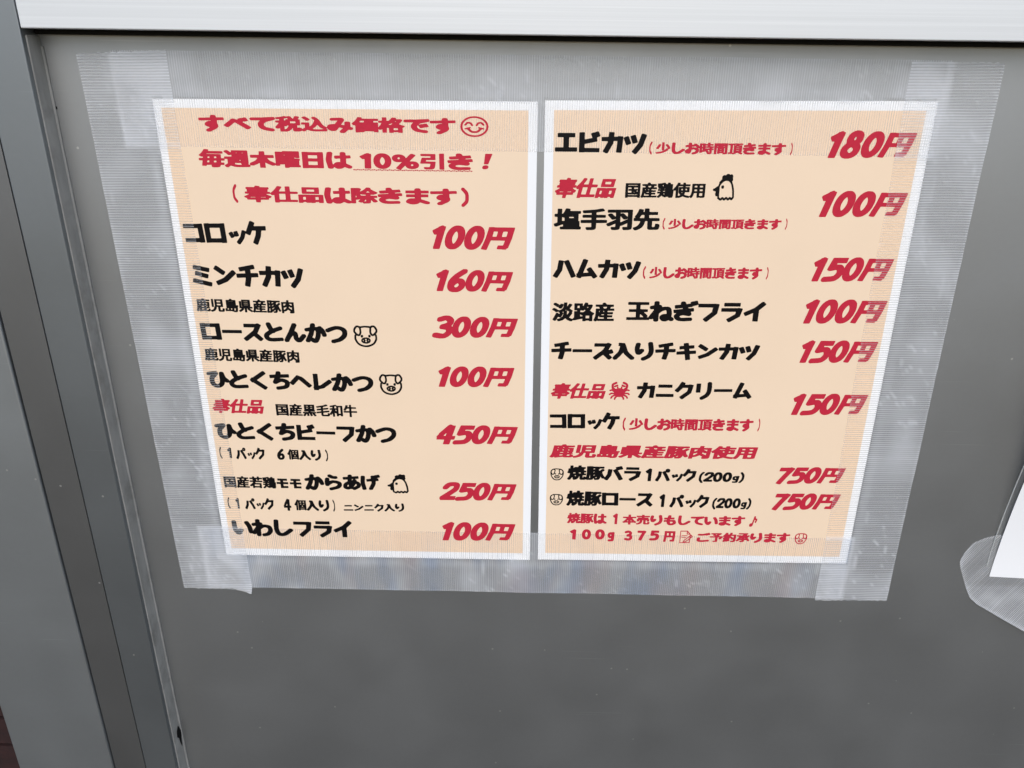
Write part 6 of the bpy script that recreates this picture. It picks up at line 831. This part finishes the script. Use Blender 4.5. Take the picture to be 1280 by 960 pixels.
def strip(name, label, p0, p1, p2, p3, layer, under, material, seed, along):
    """tape between four panel corners (start left, end left, end right, start right); ribs run across its length"""
    (ax, ay), (bx, by), (cx, cy), (dx, dy) = p0, p1, p2, p3
    length = math.hypot(bx - ax, by - ay)
    width = math.hypot(dx - ax, dy - ay)
    nl, nw = int(length / 2.2), int(width / 2.0)
    mx, my = (ax + bx + cx + dx) / 4, (ay + by + cy + dy) / 4
    org = P(mx, my)
    ang = math.atan2(-(by - ay), bx - ax)                   # in the world X-Z plane
    # local frame: x along the strip, y across it, z out of the panel
    R = Matrix((Vector((math.cos(ang), 0, math.sin(ang))), Vector((-math.sin(ang), 0, math.cos(ang))), Vector((0, -1, 0)))).transposed()
    Ri = R.transposed()
    # which way round the quads face: always out of the panel
    flip = (bx - ax) * (dy - ay) - (by - ay) * (dx - ax) < 0
    vs, fs, un = [], [], []
    for i in range(nl + 1):
        for j in range(nw + 1):
            s, t = i / nl, j / nw
            jag = 0.0
            if i in (0, nl):
                jag = 0.9 * noise.noise(Vector((j * 0.9, seed, i))) + (0.5 if j % 2 else 0)
            X = (ax + (bx - ax) * s) * (1 - t) + (dx + (cx - dx) * s) * t
            Y = (ay + (by - ay) * s) * (1 - t) + (dy + (cy - dy) * s) * t
            wav = 0.25 * noise.noise(Vector((s * length * 0.02, t, seed))) if j in (0, nw) else 0
            X += (bx - ax) / length * jag + (dx - ax) / width * wav
            Y += (by - ay) / length * jag + (dy - ay) / width * wav
            dd, ph = on_sheet(X, Y)
            over = 1 / (1 + math.exp(-(dd + 1.6) * 1.6))
            base = 0.14 + over * (ph - 0.05)
            # air trapped beside the rim of the paper, over the ends of the strips below, and in stray bubbles
            air = math.exp(-((dd + 4.0) / 3.4) ** 2) * (0.22 + 0.18 * noise.noise(Vector((X * .03, Y * .03, seed + 4))))
            for x0, x1, y0, y1 in under:
                ex, ey = min(X - x0, x1 - X), min(Y - y0, y1 - Y)
                if min(ex, ey) > -1.5:
                    base += 0.16 + 0.5 * max(0.0, noise.noise(Vector((X * .05, Y * .05, seed + 2))))
                    air += 0.12 + 0.75 * max(0.0, noise.noise(Vector((X * .055, Y * .04, seed + 6))))
                air += 0.9 * math.exp(-(min(ex, ey) / 1.3) ** 2) * (0.35 + 0.65 * max(0, noise.noise(Vector((X * .06, Y * .06, seed))) + .4))
            if dd < 0:
                air += 0.50 if material is TAPE_SIDE else 0.40
                b_ = noise.noise(Vector((X * 0.045, Y * 0.03, seed)))
                air += max(-0.14, b_) * 0.55
                base += max(0.0, b_ - 0.12) * 0.8
                cr = abs(noise.noise(Vector((X * 0.09 + seed, Y * 0.035, 2.0))))
                air += 0.38 * math.exp(-(cr / 0.022) ** 2) * max(0.0, 0.5 + 1.5 * noise.noise(Vector((X * .02, Y * .02, seed + 9))))
                base += 0.15 * math.exp(-(cr / 0.05) ** 2)
            if j in (0, nw) or i in (0, nl):
                air += 0.15
            if seed == 3.0 and s > 0.985 and t > 0.72:      # the lower corner has let go and curls out a little
                k = (t - 0.72) / 0.28 * (s - 0.985) / 0.015
                Y += 2.0 * k
                base += 2.6 * k * k
                air += 0.5 * k
            vs.append(Ri @ (P(X, Y, base + layer) - org))
            un.append(max(0.0, min(1.0, air)))
    for i in range(nl):
        for j in range(nw):
            a = i * (nw + 1) + j
            fs.append((a, a + nw + 1, a + nw + 2, a + 1) if flip else (a, a + 1, a + nw + 2, a + nw + 1))
    o = link_mesh(name, vs, fs, material, None, True, org)
    o.rotation_euler = R.to_euler()
    at = o.data.attributes.new('unstuck', 'FLOAT', 'POINT')
    at.data.foreach_set('value', un)
    tag(o, label, 'tape', 'strips of clear ribbed tape round the menus')
    return o


strip('tape_strip', 'long clear ribbed tape across the top of both menu sheets, under the white rail',
      (-230.6, -24.3), (214.9, -21.9), (214.9, 27.3), (-230.6, 24.9), 0.0, [], TAPE_FLAT, 1.0, 'x')
strip('tape_strip', 'long clear ribbed tape with faint bluish tints along the bottom edge of both menu sheets',
      (-228.0, 275.0), (214.5, 274.8), (214.5, 324.6), (-228.0, 324.4), 0.0, [], TAPE_TINTED, 2.0, 'x')
ENDS_L = [(-230.6, 400, -24.3, 25.0), (-228, 400, 275, 324.5)]
ENDS_R = [(-400, 214.9, -21.9, 27.3), (-400, 214.5, 274.8, 324.6)]
strip('tape_strip', 'upright ribbed tape down the left edge of the left menu sheet, its top corner askew',
      (-248.9, -22.6), (-245.9, 325.4), (-197.2, 326.0), (-200.4, -24.6), 0.22, ENDS_L, TAPE_SIDE, 3.0, 'y')
strip('tape_strip', 'upright ribbed tape down the right edge of the right menu sheet',
      (193.6, -21.5), (196.9, 326.0), (246.5, 325.2), (242.3, -21.0), 0.22, ENDS_R, TAPE_SIDE, 4.0, 'y')


# ------------------------------------------------------------------ the notice at the right edge
def notice_lift(X, Y):
    t = max(0.0, min(1.0, (303.6 - Y) / 120))
    return 0.6 + 13.0 * t ** 1.7 + 0.02 * (X - 312)


sh_org = P(420, 303)
vs, fs = [], []
nu, nv = 30, 40
for j in range(nv + 1):
    for i in range(nu + 1):
        s, t = i / nu, j / nv
        Y0 = 303.6 - 300 * t
        X0 = 311.9 + 210 * s + 1.5 * (1 - t) * 0
        vs.append(P(X0 + 0.4 * t, Y0 + 2.2 * s * 3, notice_lift(X0, Y0)) - sh_org)
for j in range(nv):
    for i in range(nu):
        a = j * (nu + 1) + i
        fs.append((a, a + 1, a + nu + 2, a + nu + 1))
loop = list(range(nu)) + [nu + j * (nu + 1) for j in range(nv)] + [nv * (nu + 1) + i for i in range(nu, 0, -1)] + [j * (nu + 1) for j in range(nv, 0, -1)]
fold_rim(vs, fs, loop, 0.18)
no = link_mesh('notice_sheet', vs, fs, WHITE, None, True, sh_org)
tag(no, 'blank white paper corner lifting off the panel at the right edge', 'paper')

# clear sleeve behind it, its rim showing as a thin line
vs, fs = [], []
for j in range(nv + 1):
    for i in range(9):
        s, t = i / 8, j / nv
        Y0 = 296 - 290 * t
        X0 = 308.2 + 60 * s
        vs.append(P(X0, Y0 + 2 * s, max(0.3, notice_lift(X0, Y0) - 1.0)) - sh_org)
for j in range(nv):
    for i in range(8):
        a = j * 9 + i
        fs.append((a, a + 1, a + 10, a + 9))
sl = bpy.data.objects.new('clear_sleeve', None)
COL.objects.link(sl)
sl.location = sh_org
tag(sl, 'clear plastic sleeve whose thin rim shows beside the white paper at the right', 'sleeve')
link_mesh('film', vs, fs, FILM, sl, True)
vs, fs = [], []
for j in range(nv + 1):
    t = j / nv
    Y0 = 296 - 290 * t
    d0 = max(0.3, notice_lift(308, Y0) - 1.0)
    for X0, d in ((308.0, d0), (308.5, d0 + 0.05), (308.5, d0 + 0.35), (308.0, d0 + 0.3)):
        vs.append(P(X0, Y0, d) - sh_org)
for j in range(nv):
    for k in range(4):
        a, b_ = j * 4 + k, j * 4 + (k + 1) % 4
        fs.append((a, b_, b_ + 4, a + 4))
link_mesh('rim', vs, fs, EDGE, sl)

# the piece of tape that holds its corner, with a rounded, half loose end
outline = [(308.6, 270.7), (301.5, 273.2), (295.0, 277.2), (291.3, 284.5), (289.6, 292.0), (291.0, 297.0), (294.0, 303.4), (298.8, 314.0), (303.2, 322.0), (309.0, 327.0),
           (315.1, 330.6), (331.0, 340.0), (347.6, 349.4), (372.0, 363.5), (400.0, 340.0), (360.0, 300.0), (335.0, 272.0), (318.0, 268.5)]
t_org = P(330, 310)
pts = [Vector(p) for p in outline]
n0 = len(pts)
cand = [(x, y) for x in range(290, 400, 3) for y in range(268, 364, 3)]


def inside(x, y, lp):
    odd = False
    for i in range(len(lp)):
        (x0, y0), (x1, y1) = lp[i], lp[(i + 1) % len(lp)]
        if (y0 > y) != (y1 > y) and x < x0 + (y - y0) * (x1 - x0) / (y1 - y0):
            odd = not odd
    return odd


def rim_distance(x, y, lp):
    best = 1e9
    p = Vector((x, y))
    for i in range(len(lp)):
        a, b_ = Vector(lp[i]), Vector(lp[(i + 1) % len(lp)])
        t = max(0, min(1, (p - a).dot(b_ - a) / (b_ - a).length_squared))
        best = min(best, (a + (b_ - a) * t - p).length)
    return best


pts += [Vector((x + rnd.uniform(-.4, .4), y + rnd.uniform(-.4, .4))) for x, y in cand if inside(x, y, outline) and rim_distance(x, y, outline) > 1.2]
v2, e2, f2, *_ = delaunay_2d_cdt(pts, [(i, (i + 1) % n0) for i in range(n0)], [], 1, 1e-4)
vs, un = [], []
for p in v2:
    x, y = p
    rd = rim_distance(x, y, outline)
    paper = 1 / (1 + math.exp(-(min(x - 311.9, 304.5 - y)) * 1.2))
    low = max(0.0, (y - 318) / 40)
    h = 0.2 + paper * (notice_lift(x, y) - 0.75) + 2.4 * low * math.exp(-rd / 9) + 0.5 * noise.noise(Vector((x * .09, y * .09, 7))) ** 2
    vs.append(P(x, y, h) - t_org)
    un.append(min(1.0, 0.45 * math.exp(-rd / 1.6) + max(0, noise.noise(Vector((x * .07, y * .07, 3)))) * .5 + (0.25 if y > 312 else 0.0)))
fs = []
for t in f2:
    q = [vs[i] for i in t]
    fs.append(tuple(t) if (q[1] - q[0]).cross(q[2] - q[0]).y < 0 else tuple(t[::-1]))
R = Matrix((Vector((1, 0, 0)), Vector((0, 0, 1)), Vector((0, -1, 0)))).transposed()
tp = link_mesh('tape_piece', [R.transposed() @ v for v in vs], fs, TAPE_LOOSE, None, True, t_org)
tp.rotation_euler = R.to_euler()
at = tp.data.attributes.new('unstuck', 'FLOAT', 'POINT')
at.data.foreach_set('value', un)
tag(tp, 'loose rounded piece of ribbed tape behind the white paper corner at the right edge', 'tape')
